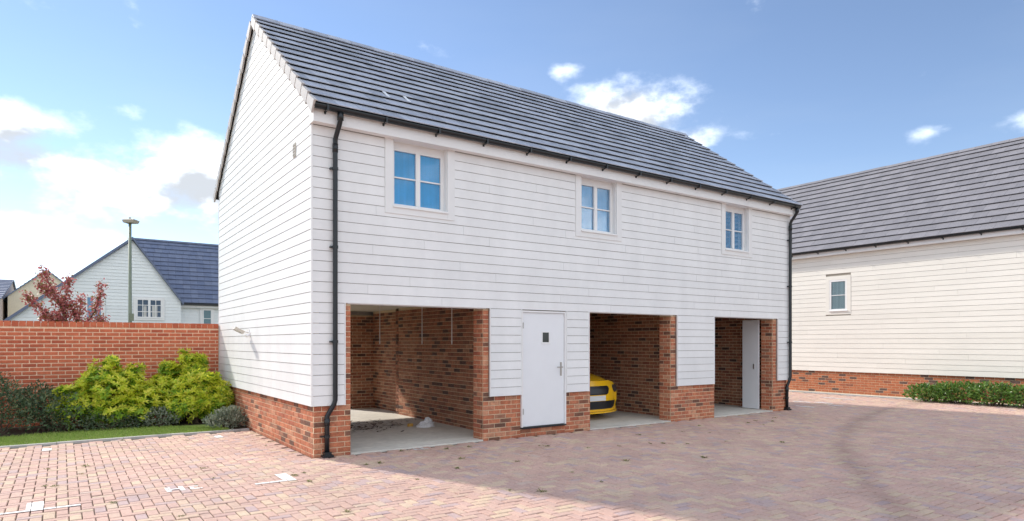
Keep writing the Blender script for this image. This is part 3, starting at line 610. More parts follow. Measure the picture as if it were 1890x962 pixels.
# ------------------------------------------------------------------ yellow car in the middle garage
def make_car():
    c = thing('hatchback_car', 'bright yellow hatchback parked nose out in the middle garage', 'car', (6.03, .95, .018)); c.scale = (1.05, 1.05, 1.08)
    W2 = .86
    # stations: y, half width, sill z, shoulder z, top z (roof or bonnet), top half width
    st = [(.0,.60,.24,.52,.60,.42),(.06,.74,.20,.58,.68,.56),(.22,.82,.18,.64,.77,.64),(.6,.855,.17,.70,.86,.70),(1.05,.865,.17,.76,.93,.70),(1.2,.865,.17,.78,.97,.68),(1.75,.865,.17,.83,1.36,.55),(2.3,.865,.17,.85,1.45,.55),(3.0,.86,.17,.87,1.42,.54),(3.6,.85,.19,.90,1.30,.52),(3.95,.82,.22,.90,1.0,.56),(4.08,.74,.30,.80,.88,.55)]
    mb = MB(); n = 0
    rings = []
    for y, w, s0, sh, tp, tw in st:
        half = [(0, s0), (w*.8, s0), (w*.97, s0+.10), (w, (s0+sh)/2), (w*.975, sh), (w*.93, sh+.03), (tw, tp-.035), (tw*.75, tp-.008), (0, tp)]
        ring = [(x, y, z) for x, z in half]+[(-x, y, z) for x, z in half[-2:0:-1]]; n = len(ring); rings.append(ring)
    for r in rings: mb.v += r
    for i in range(len(rings)-1):
        for j in range(n): mb.f.append((i*n+j, (i+1)*n+j, (i+1)*n+(j+1)%n, i*n+(j+1)%n)); mb.m.append(0)
    mb.f.append(tuple(range(n))); mb.m.append(0); mb.f.append(tuple(range((len(rings)-1)*n, len(rings)*n))[::-1]); mb.m.append(0)
    bd = mb.build('body', M['car'], c, smooth=True)
    md = bd.modifiers.new('s', 'SUBSURF'); md.levels = 2; md.render_levels = 2
    # nose skin: a curved bumper face that carries the openings
    def nose(x, z):
        ax = abs(x); y = -.10 + .30*(ax/W2)**2.6 + max(0, z-.56)*.55*(1+.0*ax) + max(0, .34-z)*.12
        return y
    def patch(name, m_, outline, off, parent, th=.012, nx=10, nz=6):
        """outline: list of (z, x_in, x_out) rows -> curved panel on the nose"""
        p = MB(); rows = len(outline); 
        for z, a, b in outline:
            for i in range(nx+1):
                x = a+(b-a)*i/nx; p.v.append((x, nose(x, z)-off, z))
        k = len(p.v)
        for z, a, b in outline:
            for i in range(nx+1):
                x = a+(b-a)*i/nx; p.v.append((x, nose(x, z)-off+th+.05, z))
        for r in range(rows-1):
            for i in range(nx): p.f.append((r*(nx+1)+i, r*(nx+1)+i+1, (r+1)*(nx+1)+i+1, (r+1)*(nx+1)+i)); p.m.append(0)
        bd_ = [i for i in range(nx+1)]+[r*(nx+1)+nx for r in range(1,rows)]+[(rows-1)*(nx+1)+i for i in range(nx-1,-1,-1)]+[r*(nx+1) for r in range(rows-2,0,-1)]
        for i in range(len(bd_)): a, b = bd_[i], bd_[(i+1)%len(bd_)]; p.f.append((b, a, a+k, b+k)); p.m.append(0)
        return p.build(name, m_, parent, smooth=False)
    patch('bumper', M['car'], [(.17,-.80,.80),(.20,-.83,.83),(.30,-.845,.845),(.42,-.85,.85),(.52,-.845,.845),(.60,-.82,.82),(.66,-.76,.76),(.71,-.66,.66),(.745,-.5,.5)], 0, c, .02, 30)
    patch('lower_intake', M['black'], [(.215,-.50,.50),(.24,-.57,.57),(.32,-.62,.62),(.365,-.62,.62)], .008, c, nx=24)
    patch('number_plate', M['plate'], [(.375,-.26,.26),(.47,-.26,.26)], .022, c, nx=8)
    patch('grille', M['black'], [(.485,-.30,.30),(.51,-.36,.36),(.60,-.40,.40),(.635,-.39,.39),(.65,-.36,.36)], .008, c, nx=18)
    for s in (-1, 1):
        patch('headlight', M['lens'], [(.52,s*.60,s*.70),(.56,s*.56,s*.79),(.62,s*.55,s*.79),(.66,s*.60,s*.755)] if s > 0 else [(.52,-.70,-.60),(.56,-.79,-.56),(.62,-.79,-.55),(.66,-.755,-.60)], .012, c, nx=8)
        patch('fog_slot', M['black'], [(.22,s*.735,s*.775),(.27,s*.70,s*.78),(.36,s*.745,s*.775)] if s > 0 else [(.22,-.775,-.735),(.27,-.78,-.70),(.36,-.775,-.745)], .010, c, nx=4)
        for y in (.72, 3.3):
            w = MB().tube([(s*.70,y,.31),(s*.875,y,.31)], .31, 24).build('wheel', M['rubber'], c); MB().tube([(s*.86,y,.31),(s*.882,y,.31)], .21, 18).build('rim', M['steel'], w)
        MB().prism([(s*.845,1.5,.92),(s*.70,1.85,1.30),(s*.70,2.9,1.32),(s*.85,3.3,.98)], (s*.03,0,0)).build('side_window', M['lens'], c)
    MB().prism([(-.66,1.20,.985),(.66,1.20,.985),(.52,1.74,1.35),(-.52,1.74,1.35)], (0,-.02,.02)).build('windscreen', M['lens'], c)
    patch('splitter', M['car'], [(.135,-.72,.72),(.165,-.79,.79)], .03, c, nx=24)
    return c
make_car()
# ------------------------------------------------------------------ garden wall
GWY = 6.36; GX0 = -11
GW = thing('garden_wall', 'long red brick garden wall behind the shrubs', 'wall', (GX0, GWY, 0))
GW.location = (0,0,0)
gcore = MB().box(GX0, -.03, GWY+.002, GWY+.20, -.05, 1.92).build('wall', M['mortar_red'], GW)
emit_bricks([b for b in wall_bricks((GX0, GWY, 0), 0, -.032-GX0, .005, 1.90) if True], gcore, M['brick_red'], 0) if False else None
gl_ = wall_bricks((GX0, GWY, .0), 0, -.032-GX0, .02, 1.905)
vis = [b for b in gl_ if b[0].translation.z > .75 and b[0].translation.x > -4.1]; hid = [b for b in gl_ if not (b[0].translation.z > .75 and b[0].translation.x > -4.1)]
vis.sort(key=lambda t: -t[0].translation.z)
emit_bricks(vis[:300], gcore, M['brick_red'], 300, h=.059, dl=.006); emit_bricks(vis[300:]+hid, gcore, M['brick_red'], 0, h=.059, dl=.006)
cop = MB().box(GX0, -.03, GWY+.004, GWY+.198, 1.9205, 1.99).build('coping', M['mortar_red'], GW)
cme = MB(); cme.hexa([(0,0,0),(.1025,0,0),(.1025,.215,0),(0,.215,0),(.003,.004,.105),(.0995,.004,.105),(.0995,.211,.105),(.003,.211,.105)]); cme = cme.mesh('coping_brick', M['brick_red'])
x = -.14
while x > GX0:
    link('coping_brick', cme, cop, mw=Matrix.Translation((x, GWY-.008+random.uniform(-.002,.002), 1.915)) @ Matrix.Rotation(random.gauss(0,.006),4,'Z')); x -= .1125
# ------------------------------------------------------------------ planting bed, lawn, shrubs
MB().box(-14, -.005, KY+.092, GWY-.002, -.06, .012).build('planting_bed', M['soil'], kind='structure')
rnd = random.Random(11); gm = MB()
for i in range(42000):
    x = rnd.uniform(-9, -.35); ylim_ = 5.0+.12*sin(x*2.1)+.08*sin(x*5.3) - max(0, (x+1.3))*.9
    y = rnd.uniform(KY+.10, ylim_); 
    if y < KY+.10: continue
    a = rnd.uniform(0, 6.3); h = rnd.uniform(.02,.055); w = .0035; lx, ly = rnd.gauss(0,.015), rnd.gauss(0,.015)
    gm.add([(x-w*cos(a),y-w*sin(a),.01),(x+w*cos(a),y+w*sin(a),.01),(x+lx,y+ly,.01+h)], [(0,1,2)])
MB().box(-14, -.30, KY+.0925, 4.85, -.05, .0145).build('lawn_turf', M['turf'], kind='structure')
o = gm.build('lawn', M['grass'], kind='stuff'); tag(o, 'narrow strip of mown grass between the kerb and the shrubs', 'grass')
def leafq(mb, c, d, n, l, w, mi=0):
    s = d.cross(n).normalized()*w; m_ = c+d*l*.5+n*l*.08
    mb.add([c, m_+s, c+d*l, m_-s], [(0,1,2,3)], mi)
def rv(r): 
    while True:
        v = Vector((r.uniform(-1,1), r.uniform(-1,1), r.uniform(-1,1)))
        if .05 < v.length < 1: return v.normalized()
def shrub(name, label, cat, loc, clumps, n, leaf, mats, rosette=0, up=.3, seed=1, inner=None, group=None):
    """clumps: (dx,dy,dz,rx,ry,rz); leaves sit through the outer shell of each clump"""
    r = random.Random(seed); t = thing(name, label, cat, loc, 0, group); mb = MB(); sm = MB()
    vol = [c[3]*c[4]+c[3]*c[5]+c[4]*c[5] for c in clumps]; tot = sum(vol)
    for (dx,dy,dz,rx,ry,rz), v in zip(clumps, vol):
        kx = [r.uniform(0,6.3) for _ in range(6)]
        for i in range(int(n*v/tot)):
            d = rv(r)
            if d.z < -.55 and r.random() < .8: continue
            lump = 1+.16*sin(3.1*d.x*2+kx[0])*sin(2.7*d.y*2+kx[1])+.13*sin(6*d.z+kx[2])+.10*sin(9*d.x+kx[3])*sin(8*d.z+kx[4])
            rad = lump*(1-.40*r.random()**2.2); p = Vector((dx+d.x*rx*rad, dy+d.y*ry*rad, dz+d.z*rz*rad))
            if p.z < .02: continue
            nrm = (d*.8+rv(r)*.7+Vector((0,0,up))).normalized()
            if rosette:
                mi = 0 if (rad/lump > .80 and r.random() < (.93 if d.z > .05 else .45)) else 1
                a0 = r.uniform(0,6.3); ax = nrm.orthogonal().normalized(); ay = nrm.cross(ax)
                for q in range(rosette):
                    a = a0+2*pi*q/rosette+r.uniform(-.2,.2); dd = (ax*cos(a)+ay*sin(a)+nrm*r.uniform(.1,.55)).normalized()
                    leafq(mb, p, dd, nrm, leaf*r.uniform(.7,1.2), leaf*.20, mi)
            else:
                dd = (rv(r)+d*.9+Vector((0,0,up))).normalized(); leafq(mb, p, dd, nrm, leaf*r.uniform(.6,1.3), leaf*.24, r.randrange(len(mats)) if len(mats) > 1 and r.random() < .3 else 0)
        for i in range(5):
            e = Vector((dx+r.uniform(-.6,.6)*rx, dy+r.uniform(-.6,.6)*ry, dz+r.uniform(-.2,.5)*rz)); b0 = Vector((dx*.5+r.uniform(-.06,.06), dy*.5+r.uniform(-.06,.06), .0))
            sm.tube([b0, b0.lerp(e,.5)+Vector((0,0,.05)), e], [.014,.010,.004], 5)
    mb.build('foliage', mats, t); sm.build('stem', M['bark'], t); return t
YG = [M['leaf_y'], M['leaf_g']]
shrub('golden_shrub', 'large golden-green shrub left of centre against the brick wall', 'shrub', (-2.1, 5.42, 0), [(0,0,.55,.56,.46,.48),(-.55,-.05,.42,.36,.38,.36),(.52,.0,.46,.38,.40,.38),(-.1,.05,.96,.30,.28,.26),(.28,.1,.86,.26,.26,.24),(.2,-.2,.34,.42,.33,.30),(-.38,.0,.80,.16,.16,.14),(.02,.0,1.22,.10,.10,.12),(.42,.05,1.08,.11,.10,.12),(-.72,-.1,.70,.12,.12,.12)], 2600, .095, YG, 6, .7, 1)
shrub('golden_shrub', 'tall golden-green shrub at the back by the gable corner', 'shrub', (-.88, 5.88, 0), [(0,0,.66,.46,.34,.46),(.26,.02,1.08,.24,.22,.24),(-.34,-.12,.55,.36,.3,.38),(.10,0,1.30,.11,.10,.13),(.42,.02,1.22,.10,.1,.12),(-.2,0,1.08,.14,.12,.13)], 1600, .095, YG, 6, .7, 2)
shrub('golden_shrub', 'low spreading bright yellow shrub touching the gable plinth', 'shrub', (-.47, 5.18, 0), [(0,0,.46,.40,.40,.40),(-.36,-.02,.40,.34,.38,.38),(.20,-.05,.36,.25,.32,.30),(-.1,.05,.78,.32,.28,.28),(.22,-.05,.68,.16,.16,.16),(-.45,-.05,.74,.13,.13,.13)], 2200, .095, YG, 6, .7, 3)
shrub('dark_shrub', 'dark green small-leaved shrub at the left end of the bed', 'shrub', (-3.9, 5.5, 0), [(0,0,.50,.62,.55,.46),(.35,-.1,.36,.5,.5,.36),(-.5,0,.5,.5,.5,.5),(-.1,.2,.82,.4,.35,.28)], 7000, .055, [M['leaf_d']], 0, .5, 4)
shrub('dark_shrub', 'dark green shrub leaning against the large golden shrub', 'shrub', (-3.0, 5.35, 0), [(0,0,.38,.45,.48,.38),(.3,-.1,.26,.38,.4,.28),(-.2,.25,.58,.35,.3,.28)], 5000, .055, [M['leaf_d']], 0, .5, 5)
shrub('dark_shrub', 'broad dark green shrub cut off by the left picture edge', 'shrub', (-5.3, 5.5, 0), [(0,0,.5,.8,.55,.5)], 4500, .055, [M['leaf_d']], 0, .5, 6)
shrub('low_shrub', 'low dark grey-green groundcover in front of the large golden shrub', 'shrub', (-2.15, 5.0, 0), [(0,0,.12,.42,.22,.17),(.35,.05,.1,.3,.2,.14)], 1700, .05, [M['leaf_d'], M['leaf_s']], 0, .6, 7)
shrub('silver_shrub', 'low grey-green plant between the two golden shrubs', 'shrub', (-1.3, 5.0, 0), [(0,0,.15,.34,.24,.20)], 1300, .055, [M['leaf_s'], M['leaf_d']], 0, .9, 8)
shrub('silver_shrub', 'silvery lavender clump at the corner of kerb and gable plinth', 'shrub', (-.36, 3.98, 0), [(0,0,.14,.32,.2,.19),(.12,.1,.2,.2,.2,.2)], 1900, .06, [M['leaf_s']], 0, 1.1, 9)
o = MB().prism([(cos(a*pi/3)*.028, 0, sin(a*pi/3)*.028) for a in range(6)], (0,.012,0)).build('flower', M['leaf_y']); o.location = (-2.75, 4.9, .30)
MB().tube([(0,.006,-.29),(0,.006,0)], .004, 5).build('stem', M['leaf_g'], o); tag(o, 'single yellow flower at the foot of the dark shrub', 'flower')
# laurel hedge by the neighbour
for i, (y, h, r_) in enumerate([(-.95,.24,.40),(-1.65,.30,.48),(-2.45,.32,.50),(-3.25,.30,.5),(-4.1,.32,.5)]):
    shrub('laurel_bush', ['small rounded laurel at the left end of the low hedge','leafy laurel, second from the left in the low hedge','leafy laurel, third from the left in the low hedge','laurel at the right picture edge of the low hedge','laurel beyond the right picture edge of the low hedge'][i], 'shrub', (16.62, y, 0), [(0,0,h*.9,.42,r_,h*.95),(-.1,.2,h*.85,.34,.3,h*.85),(.05,-.25,h*.8,.3,.3,h*.9)], 1300, .10, [M['leaf_l']], 0, .5, 20+i, group='low laurel hedge')
# weeds in the joints
wm = []
for s in range(4):
    r = random.Random(40+s); mb = MB()
    for i in range(16):
        a = r.uniform(0,6.3); d = Vector((cos(a), sin(a), r.uniform(.15,.7))).normalized(); leafq(mb, Vector((r.gauss(0,.02), r.gauss(0,.02), .001)), d, Vector((0,0,1)), r.uniform(.03,.07), .008)
    wm.append(mb.mesh('weed_tuft', M['weed']))
wp = [(88,866),(150,875),(100,898),(83,898),(375,865),(393,883),(225,813),(346,813),(490,823),(545,878),(560,873),(210,928),(335,953),(362,896),(158,861),(572,889),(700,855),(740,833),(770,885),(825,829),(890,811),(995,823),(1010,824),(1085,827),(1143,824),(1200,819),(1155,851),(1225,819),(1180,803),(1260,797),(1310,799),(1340,815),(1365,800),(1380,781),(1430,772),(1300,845),(1445,817),(865,825),(850,847),(675,858),(940,905),(1000,908),(1110,890),(955,852),(1056,872),(845,865),(1290,786),(1395,777),(1270,820),(1410,784),(1425,778),(640,945)]
r = random.Random(8)
for px, py in wp:
    p = on(px, py, 2, 0); o = link('weed_tuft', wm[r.randrange(4)]); o.location = p; o.rotation_euler = (0,0,r.uniform(0,6.3)); s = r.uniform(.45,.95); o.scale = (s,s,s*.8)
    tag(o, 'small green weed tuft growing in the paving joints', 'weed', 'weeds in the paving joints')
# ------------------------------------------------------------------ neighbour building on the right
NX = 17.30; NY0, NY1 = -9.5, 11.5; NZC = .70; NE = NZC+25*.1475
NB = thing('neighbour_house', 'cream weatherboarded house with brown-grey roof across the lane', 'building', (NX, NY0, 0)); NB.location = (0,0,0)
nw = MB().box(NX+.03, NX+7.4, NY0, NY1, -.05, NZC+.02).build('plinth', M['mortar'], NB)
nb = wall_bricks((NX+.03, NY1, 0), -pi/2, NY1-NY0, .03, NZC+.0)
emit_bricks(nb, nw, M['brick_n'], 0)
NP = radians(40); NRZ = NE+.17; NRX = NX-.27; nrun = 15*TG*cos(NP); nrise = 15*TG*sin(NP)
ns = MB(); ns.box(NX+.004, NX+7.3, NY0+.004, NY1-.004, NZC+.021, NE+.1)
ns.prism([(NX+.004, NY0+.004, NE+.101), (2*(NRX+nrun)-NX, NY0+.004, NE+.101), (NRX+nrun, NY0+.004, NRZ+nrise-.1)], (0, NY1-NY0-.008, 0))
nsk = ns.build('sheathing', M['membrane_n'], NB)
NWY0, NWY1, NWZ0, NWZ1 = 1.54, 2.34, 2.50, 3.72
for k in range(25):
    z = NZC+k*.1475; iv = [(NY0, NY1)]
    if z+.1 > NWZ0 and z < NWZ1-.05: iv = [(NY0, NWY0-.002), (NWY1+.002, NY1)]
    for a, b in iv:
        for p, q in split(a, b, k): board_obj(nsk, (NX, q, z), -pi/2, q-p, .1475, M['board_n'])
w = MB(); t = .12
for a, b, c, d in [(NWY0, NWY0+t, NWZ0, NWZ1), (NWY1-t, NWY1, NWZ0, NWZ1), (NWY0+t, NWY1-t, NWZ0, NWZ0+t), (NWY0+t, NWY1-t, NWZ1-t, NWZ1)]: w.box(NX-.027, NX-.003, a, b, c, d)
w = w.build('window', M['board_n'], NB); a, b, c, d = NWY0+t+.002, NWY1-t-.002, NWZ0+t+.002, NWZ1-t-.002; f = .055
MB().box(NX-.024, NX-.0031, a, a+f, c, d).box(NX-.024, NX-.0031, b-f, b, c, d).box(NX-.023, NX-.0031, a+f, b-f, c, c+f).box(NX-.023, NX-.0031, a+f, b-f, d-f, d).build('frame', M['white'], w)
MB().box(NX-.020, NX-.006, a+f, b-f, (c+d)/2-.01, (c+d)/2+.01).build('glazing_bar', M['white'], w)
for z0, z1 in ((c+f, (c+d)/2-.01), ((c+d)/2+.01, d-f)): MB().box(NX-.012, NX-.009, a+f, b-f, z0, z1).build('pane', M['glass'], w)
MB().box(NX-.006, NX-.0035, a+f, b-f, c+f, d-f).build('blind', M['blind_g'], w)
MB().box(NX-.06, NX-.0245, a-.02, b+.02, c-.02, c+.004).build('sill', M['white'], w)
MB().box(NX-.185, NX-.165, NY0-.03, NY1+.03, NE-.005, NE+.16).box(NX-.1645, NX-.0355, NY0-.03, NY1+.03, NE-.004, NE+.008).build('fascia', M['white'], NB)
GYn, GZn = NX-.245, NE+.165
pr = [(GYn+.058*cos(pi+pi*i/10), GZn+.058*sin(pi+pi*i/10)) for i in range(11)]; pr2 = [(GYn+.052*cos(2*pi-pi*i/10), GZn+.052*sin(2*pi-pi*i/10)) for i in range(11)]
ng = MB().prism([(x, NY0-.05, z) for x, z in pr+pr2], (0, NY1-NY0+.1, 0)).build('gutter', M['black'], NB)
y = NY0+.3
while y < NY1:
    MB().box(NX-.308, NX-.186, y-.014, y+.014, GZn-.071, GZn-.059).box(NX-.205, NX-.1855, y-.014, y+.014, GZn-.10, GZn-.0715).build('gutter_bracket', M['black'], ng); y += .9
nr = MB().hexa([(NRX+.02,NY1+.05,NRZ-.06),(NRX+.02,NY0-.05,NRZ-.06),(NRX+nrun,NY0-.05,NRZ+nrise-.07),(NRX+nrun,NY1+.05,NRZ+nrise-.07),(NRX+.02,NY1+.05,NRZ-.02),(NRX+.02,NY0-.05,NRZ-.02),(NRX+nrun,NY0-.05,NRZ+nrise-.02),(NRX+nrun,NY1+.05,NRZ+nrise-.02)])
X2 = 2*(NRX+nrun)-NRX
nr.hexa([(X2-.02,NY0-.05,NRZ-.06),(X2-.02,NY1+.05,NRZ-.06),(NRX+nrun,NY1+.05,NRZ+nrise-.071),(NRX+nrun,NY0-.05,NRZ+nrise-.071),(X2-.02,NY0-.05,NRZ+.0),(X2-.02,NY1+.05,NRZ+.0),(NRX+nrun,NY1+.05,NRZ+nrise-.021),(NRX+nrun,NY0-.05,NRZ+nrise-.021)])
nroof = nr.build('roof', M['tile_n'], NB)
tile_roof(nroof, (NRX-.02, NY1+.06, NRZ-.02), -pi/2, NP, NY1-NY0+.12, 15, M['tile_n'], 300)
y = NY0-.06
while y < NY1:
    zz = NRZ+nrise+.05+random.gauss(0,.003); xr = NRX+nrun
    MB().prism([(xr-.135,y,zz-.10),(xr-.03,y,zz),(xr+.03,y,zz),(xr+.135,y,zz-.10),(xr,y,zz-.03)], (0,.444,0)).build('ridge_tile', M['tile_n'], nroof); y += .45
# ------------------------------------------------------------------ street lamp and houses beyond the wall
def at(px, py, dep): return CAM+ray(px, py)*dep
def lamp(px, ptop, dep, label, sc=1):
    p = at(px, ptop, dep); t = thing('street_lamp', label, 'street lamp', (p.x, p.y, 0)); h = p.z
    MB().tube([(0,0,-.1),(0,0,1.2),(0,0,1.25),(0,0,h-.12)], [.085*sc,.085*sc,.062*sc,.045*sc], 14).build('pole', M['lamp_grey'], t, smooth=True)
    hd = MB(); c = Vector((0,0,h)); P = lambda a, b, z: c+RT*a+FW*b+Vector((0,0,z))
    hd.hexa([P(a*sc,b*sc,z) for a, b, z in [(-.15,-.16,-.15),(.19,-.16,-.15),(.19,.16,-.15),(-.15,.16,-.15),(-.17,-.18,-.06),(.23,-.18,-.06),(.23,.18,-.06),(-.17,.18,-.06)]]).hexa([P(a*sc,b*sc,z) for a, b, z in [(-.17,-.18,-.058),(.23,-.18,-.058),(.23,.18,-.058),(-.17,.18,-.058),(-.10,-.12,-.02),(.17,-.12,-.02),(.17,.12,-.02),(-.10,.12,-.02)]]).tube([P(0,0,-.02), P(0,0,.05)], .035, 8)
    hd.build('lamp_head', M['lamp_head'], t); MB().box(-.03,.11,-.075,-.05,2.35,2.6).build('sign_bracket', M['lamp_grey'], t)
lamp(240, 404, 22, 'tall grey-green street lamp behind the brick garden wall')
lamp(71, 532, 40, 'distant thin street lamp in front of the beige house', .9)
def house_frame(px, dep, rot):
    p = at(px, HY, dep); return Matrix.Translation((p.x, p.y, 0)) @ Matrix.Rotation(-YAW+rot, 4, 'Z')
# white house: gable front with a wing to the right
GYW = 25.6
WH = thing('white_house', 'white boarded house with dark blue-grey roof beyond the garden wall', 'building', (-.16, GYW, 0))
def lx(px, y=0): return on(px, HY, 1, GYW+y).x+.16
def lz(px, py, y=0): return on(px, py, 1, GYW+y).z
za = 6.41; xr_, zr = 2.0, 3.62; xl_, sl_ = -4.6, .84; sr = (za-zr)/xr_; zleft = za+xl_*sl_
MB().prism([(xl_,0,-.1),(xr_,0,-.1),(xr_,0,zr),(0,0,za-.08),(xl_,0,zleft)], (0,7,0)).build('wall', M['board_far'], WH)
bm = MB(); z = .3; h = .15
while z < za-.25:
    a = max(xl_, -(za-.1-z)/sl_); a2 = max(xl_, -(za-.1-z-h)/sl_); b = min(xr_, (za-.1-z)/sr); b2 = min(xr_, (za-.1-z-h)/sr)
    bm.hexa([(a,-.026,z),(b,-.026,z),(b,-.004,z),(a,-.004,z),(a2,-.012,z+h-.014),(b2,-.012,z+h-.014),(b2,-.003,z+h-.014),(a2,-.003,z+h-.014)]); z += h
bm.build('boarding', M['board_far'], WH, kind='stuff')
WY = 1.0; we = 3.55
MB().box(xr_+.002, xr_+9, WY, 7, -.1, we-.05).build('wing_wall', M['board_far'], WH)
bm = MB(); z = .3
while z < we-.2: bm.hexa([(xr_+.003,WY-.026,z),(xr_+8.9,WY-.026,z),(xr_+8.9,WY-.004,z),(xr_+.003,WY-.004,z),(xr_+.003,WY-.012,z+.136),(xr_+8.9,WY-.012,z+.136),(xr_+8.9,WY-.003,z+.136),(xr_+.003,WY-.003,z+.136)]); z += .15
bm.build('wing_boarding', M['board_far'], WH, kind='stuff')
rfm = MB()
rfm.hexa([(0,-.18,za-.05),(xl_-.4,-.18,za-.05+(xl_-.4)*sl_),(xl_-.4,7,za-.05+(xl_-.4)*sl_),(0,7,za-.05),(0,-.18,za+.09),(xl_-.4,-.18,za+.09+(xl_-.4)*sl_),(xl_-.4,7,za+.09+(xl_-.4)*sl_),(0,7,za+.09)])
rfm.hexa([(xr_+.10,-.18,zr-.05-.10*sr),(0.001,-.18,za-.05),(0.001,4.2,za-.05),(xr_+.10,4.2,zr-.05-.10*sr),(xr_+.10,-.18,zr+.07-.10*sr),(0.001,-.18,za+.07),(0.001,4.2,za+.07),(xr_+.10,4.2,zr+.07-.10*sr)])
whr = rfm.build('roof', M['tile_far'], WH)
e0y, e0z = WY-.25, we; run = 3.1; rh = 6.93-e0z; pit = atan2(rh, run); sl = sqrt(rh*rh+run*run); nrow = 14; bm = MB()
for r in range(nrow):
    v0 = sl*r/nrow; v1 = sl*(r+1)/nrow+.05; y0, z0 = e0y+v0*cos(pit), e0z+v0*sin(pit); y1, z1 = e0y+v1*cos(pit), e0z+v1*sin(pit)
    x = max(.1, xr_*(1-r/nrow)-.4)+(.16 if r % 2 else 0)
    while x < xr_+9:
        w_ = .33; bm.hexa([(x,y0,z0+.035),(x+w_-.006,y0,z0+.035),(x+w_-.006,y1,z1-.03),(x,y1,z1-.03),(x,y0-.01,z0+.06),(x+w_-.006,y0-.01,z0+.06),(x+w_-.006,y1,z1+.0),(x,y1,z1+.0)]); x += w_
bm.build('wing_tiling', M['tile_far'], whr, kind='stuff')
MB().hexa([(xr_-.2,e0y+.02,e0z-.06),(xr_+9,e0y+.02,e0z-.06),(xr_+9,e0y+run,e0z+rh-.12),(.1,e0y+run,e0z+rh-.12),(xr_-.2,e0y+.02,e0z-.01),(xr_+9,e0y+.02,e0z-.01),(xr_+9,e0y+run,e0z+rh-.05),(.1,e0y+run,e0z+rh-.05)]).build('roof_deck', M['dark'], whr)
MB().box(.1,xr_+9,e0y+run-.1,e0y+run+.1,e0z+rh-.02,e0z+rh+.07).build('ridge', M['tile_far'], whr)
MB().box(xr_+.1, xr_+9, WY-.2, WY-.03, we-.20, we-.03).build('fascia', M['white'], WH)
MB().box(xr_+.05, xr_+9, WY-.3, WY-.21, we-.09, we+.01).build('gutter', M['black'], WH)
def far_window(par, x0, x1, z0, z1, y, nx, nz, glass, curtain=True):
    w = MB().box(x0-.10, x1+.10, y-.045, y-.026, z0-.10, z0-.002).box(x0-.1, x1+.1, y-.045, y-.026, z1+.002, z1+.08).box(x0-.1, x0-.002, y-.045, y-.026, z0, z1).box(x1+.002, x1+.1, y-.045, y-.026, z0, z1).build('window', M['white'], par)
    f = MB(); f.box(x0, x1, y-.06, y-.03, z0, z0+.06); f.box(x0, x1, y-.06, y-.03, z1-.06, z1); f.box(x0, x0+.06, y-.06, y-.03, z0+.06, z1-.06); f.box(x1-.06, x1, y-.06, y-.03, z0+.06, z1-.06)
    for i in range(1, nx): xx = x0+(x1-x0)*i/nx; wd = .05 if i*2 == nx else .014; f.box(xx-wd, xx+wd, y-.062, y-.03, z0+.06, z1-.06)
    for i in range(1, nz): zz = z0+(z1-z0)*i/nz; f.box(x0+.06, x1-.06, y-.055, y-.032, zz-.014, zz+.014)
    f.build('frame', M['white'], w); MB().box(x0+.05, x1-.05, y-.042, y-.038, z0+.05, z1-.05).build('pane', glass, w)
    if curtain: MB().box(x0+.30, x0+.42, y-.0435, y-.0422, z0+.06, z1-.35).box(x1-.42, x1-.2, y-.0435, y-.0422, z0+.06, z1-.3).build('curtain', M['curtain'], w)
gfar = mat('far_glass', (.05,.09,.15), .1)
far_window(WH, lx(251), lx(299), 2.76, 3.66, -.02, 4, 3, gfar)
far_window(WH, lx(158), lx(189), 2.62, 3.70, -.02, 2, 2, mat('far_glass_blue', (.14,.28,.45), .15), False)
far_window(WH, 3.10, 3.55, 2.35, 3.30, WY-.02, 1, 2, mat('far_glass_teal', (.12,.22,.26), .12), False)
def simple_house(name, label, px, dep, rot, poly, depth, wallm, roof_l, roof_r, win=None):
    """poly: gable outline in pixels relative to px at that depth"""
    T = house_frame(px, dep, rot); t = thing(name, label, 'building', (0,0,0)); t.matrix_basis = T; s = dep/FPX
    P = [((a-px)*s, 0, 1.602+(HY-b)*s) for a, b in poly]; ap = max(P, key=lambda p: p[2])
    le, re = P[0], P[-1]
    MB().prism([(le[0],0,-.1)]+P+[(re[0],0,-.1)], (0,depth,0)).build('wall', wallm, t)
    m_ = MB()
    for (e, sgn) in ((le, -1), (re, 1)):
        sl = (ap[2]-e[2])/abs(ap[0]-e[0]); ex = e[0]+sgn*.35; ez = e[2]-.35*sl
        nr_ = 12
        for r in range(nr_):
            xa = ex+(ap[0]-ex)*r/nr_; xb = ex+(ap[0]-ex)*(r+1)/nr_; z0 = ez+(ap[2]-ez)*r/nr_; z1 = ez+(ap[2]-ez)*(r+1)/nr_
            q = [(xa,-.15,z0+.01),(xa,depth+.1,z0+.01),(xb,depth+.1,z1+.0),(xb,-.15,z1+.0),(xa,-.15,z0+.10),(xa,depth+.1,z0+.10),(xb,depth+.1,z1+.06),(xb,-.15,z1+.06)]
            m_.hexa(q)
    m_.build('roof', M['tile_far'], t)
    for wn in win or []: far_window(t, (wn[0]-px)*s, (wn[1]-px)*s, 1.602+(HY-wn[3])*s, 1.602+(HY-wn[2])*s, 0, wn[4], 2, gfar, False)
    return t
simple_house('beige_house', 'beige rendered house with grey roof behind the red-leaved tree', 85, 40, radians(34), [(29,549),(86,499),(143,549)], 8, M['beige'], 0, 0, [(79,96,553,575,2)])
pa = at(22, 518, 46); pn = on(-2, 552, 0, pa.x); hw_ = pa.y-pn.y
PH = thing('pale_house', 'pale pinkish house at the far left edge beyond the garden wall', 'building', (pa.x, pa.y, 0))
MB().prism([(0,-hw_,-.1),(0,hw_,-.1),(0,hw_,pn.z),(0,0,pa.z-.06),(0,-hw_,pn.z)], (-11,0,0)).build('wall', M['pinkish'], PH)
pr_ = MB(); psl = (pa.z-pn.z)/hw_
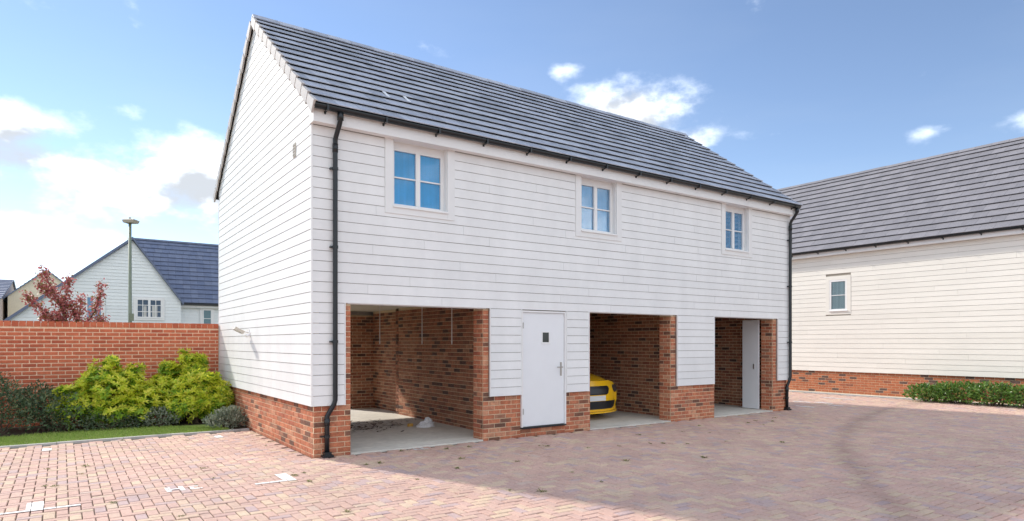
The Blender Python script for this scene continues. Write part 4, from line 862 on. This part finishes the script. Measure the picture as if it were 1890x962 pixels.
for sg in (-1, 1):
    for r_ in range(12):
        ya, yb = sg*(hw_+.25)*(1-r_/12), sg*(hw_+.25)*(1-(r_+1)/12); z0, z1 = pa.z-abs(ya)*psl, pa.z-abs(yb)*psl
        pr_.hexa([(-11.2,ya,z0+.03),(.12,ya,z0+.03),(.12,yb,z1-.02),(-11.2,yb,z1-.02),(-11.2,ya,z0+.12),(.12,ya,z0+.12),(.12,yb,z1+.05),(-11.2,yb,z1+.05)])
pr_.build('roof', M['tile_far'], PH)
# ------------------------------------------------------------------ red-leaved tree
def red_tree():
    dep = 19; base = at(128, HY, dep); t = thing('red_leaved_tree', 'small red-leaved maple rising behind the garden wall', 'tree', (base.x, base.y, 0)); s = dep/FPX
    rr = random.Random(21); tr = MB(); lf = MB()
    def W_(px, py, dd=0): return RT*((px-128)*s)+FW*dd+Vector((0,0,1.602+(HY-py)*s))
    crown0 = W_(128, 622); tr.tube([(0,0,-.1),(.02,0,.8),crown0], [.07,.055,.045], 8)
    limbs = [[(128,622),(122,585),(112,550),(100,520),(93,500)],[(128,622),(110,590),(92,575),(75,560),(66,545)],[(122,590),(120,560),(126,535),(128,515)],[(128,622),(142,595),(150,570),(150,548)],[(128,622),(155,600),(168,575),(173,548),(176,522)],[(128,622),(100,600),(85,590),(78,580)],[(128,622),(165,605),(180,595),(190,590)],[(118,570),(104,548),(88,535),(80,525)],[(142,595),(135,575),(132,560)],[(128,622),(112,605),(105,592),(115,575)]]
    for li, lb in enumerate(limbs):
        dd = rr.uniform(-.5,.5); pts = [W_(x, y, dd*i/(len(lb)-1)) for i, (x, y) in enumerate(lb)]
        tr.tube(pts, [.03-.022*i/(len(lb)-1) for i in range(len(lb))], 6)
        for i in range(len(pts)-1):
            for q in range(170):
                f = rr.random(); p = pts[i].lerp(pts[i+1], f); rad = .19*rr.random()**.6
                if i == 0 and f < .5: continue
                p = p+rv(rr)*rad; d = (rv(rr)+Vector((0,0,-.2))).normalized(); n = (rv(rr)+Vector((0,0,.8))).normalized()
                leafq(lf, p, d, n, rr.uniform(.05,.10), .028)
    lf.build('crown', M['leaf_r'], t); tr.build('trunk', M['bark'], t)
red_tree()
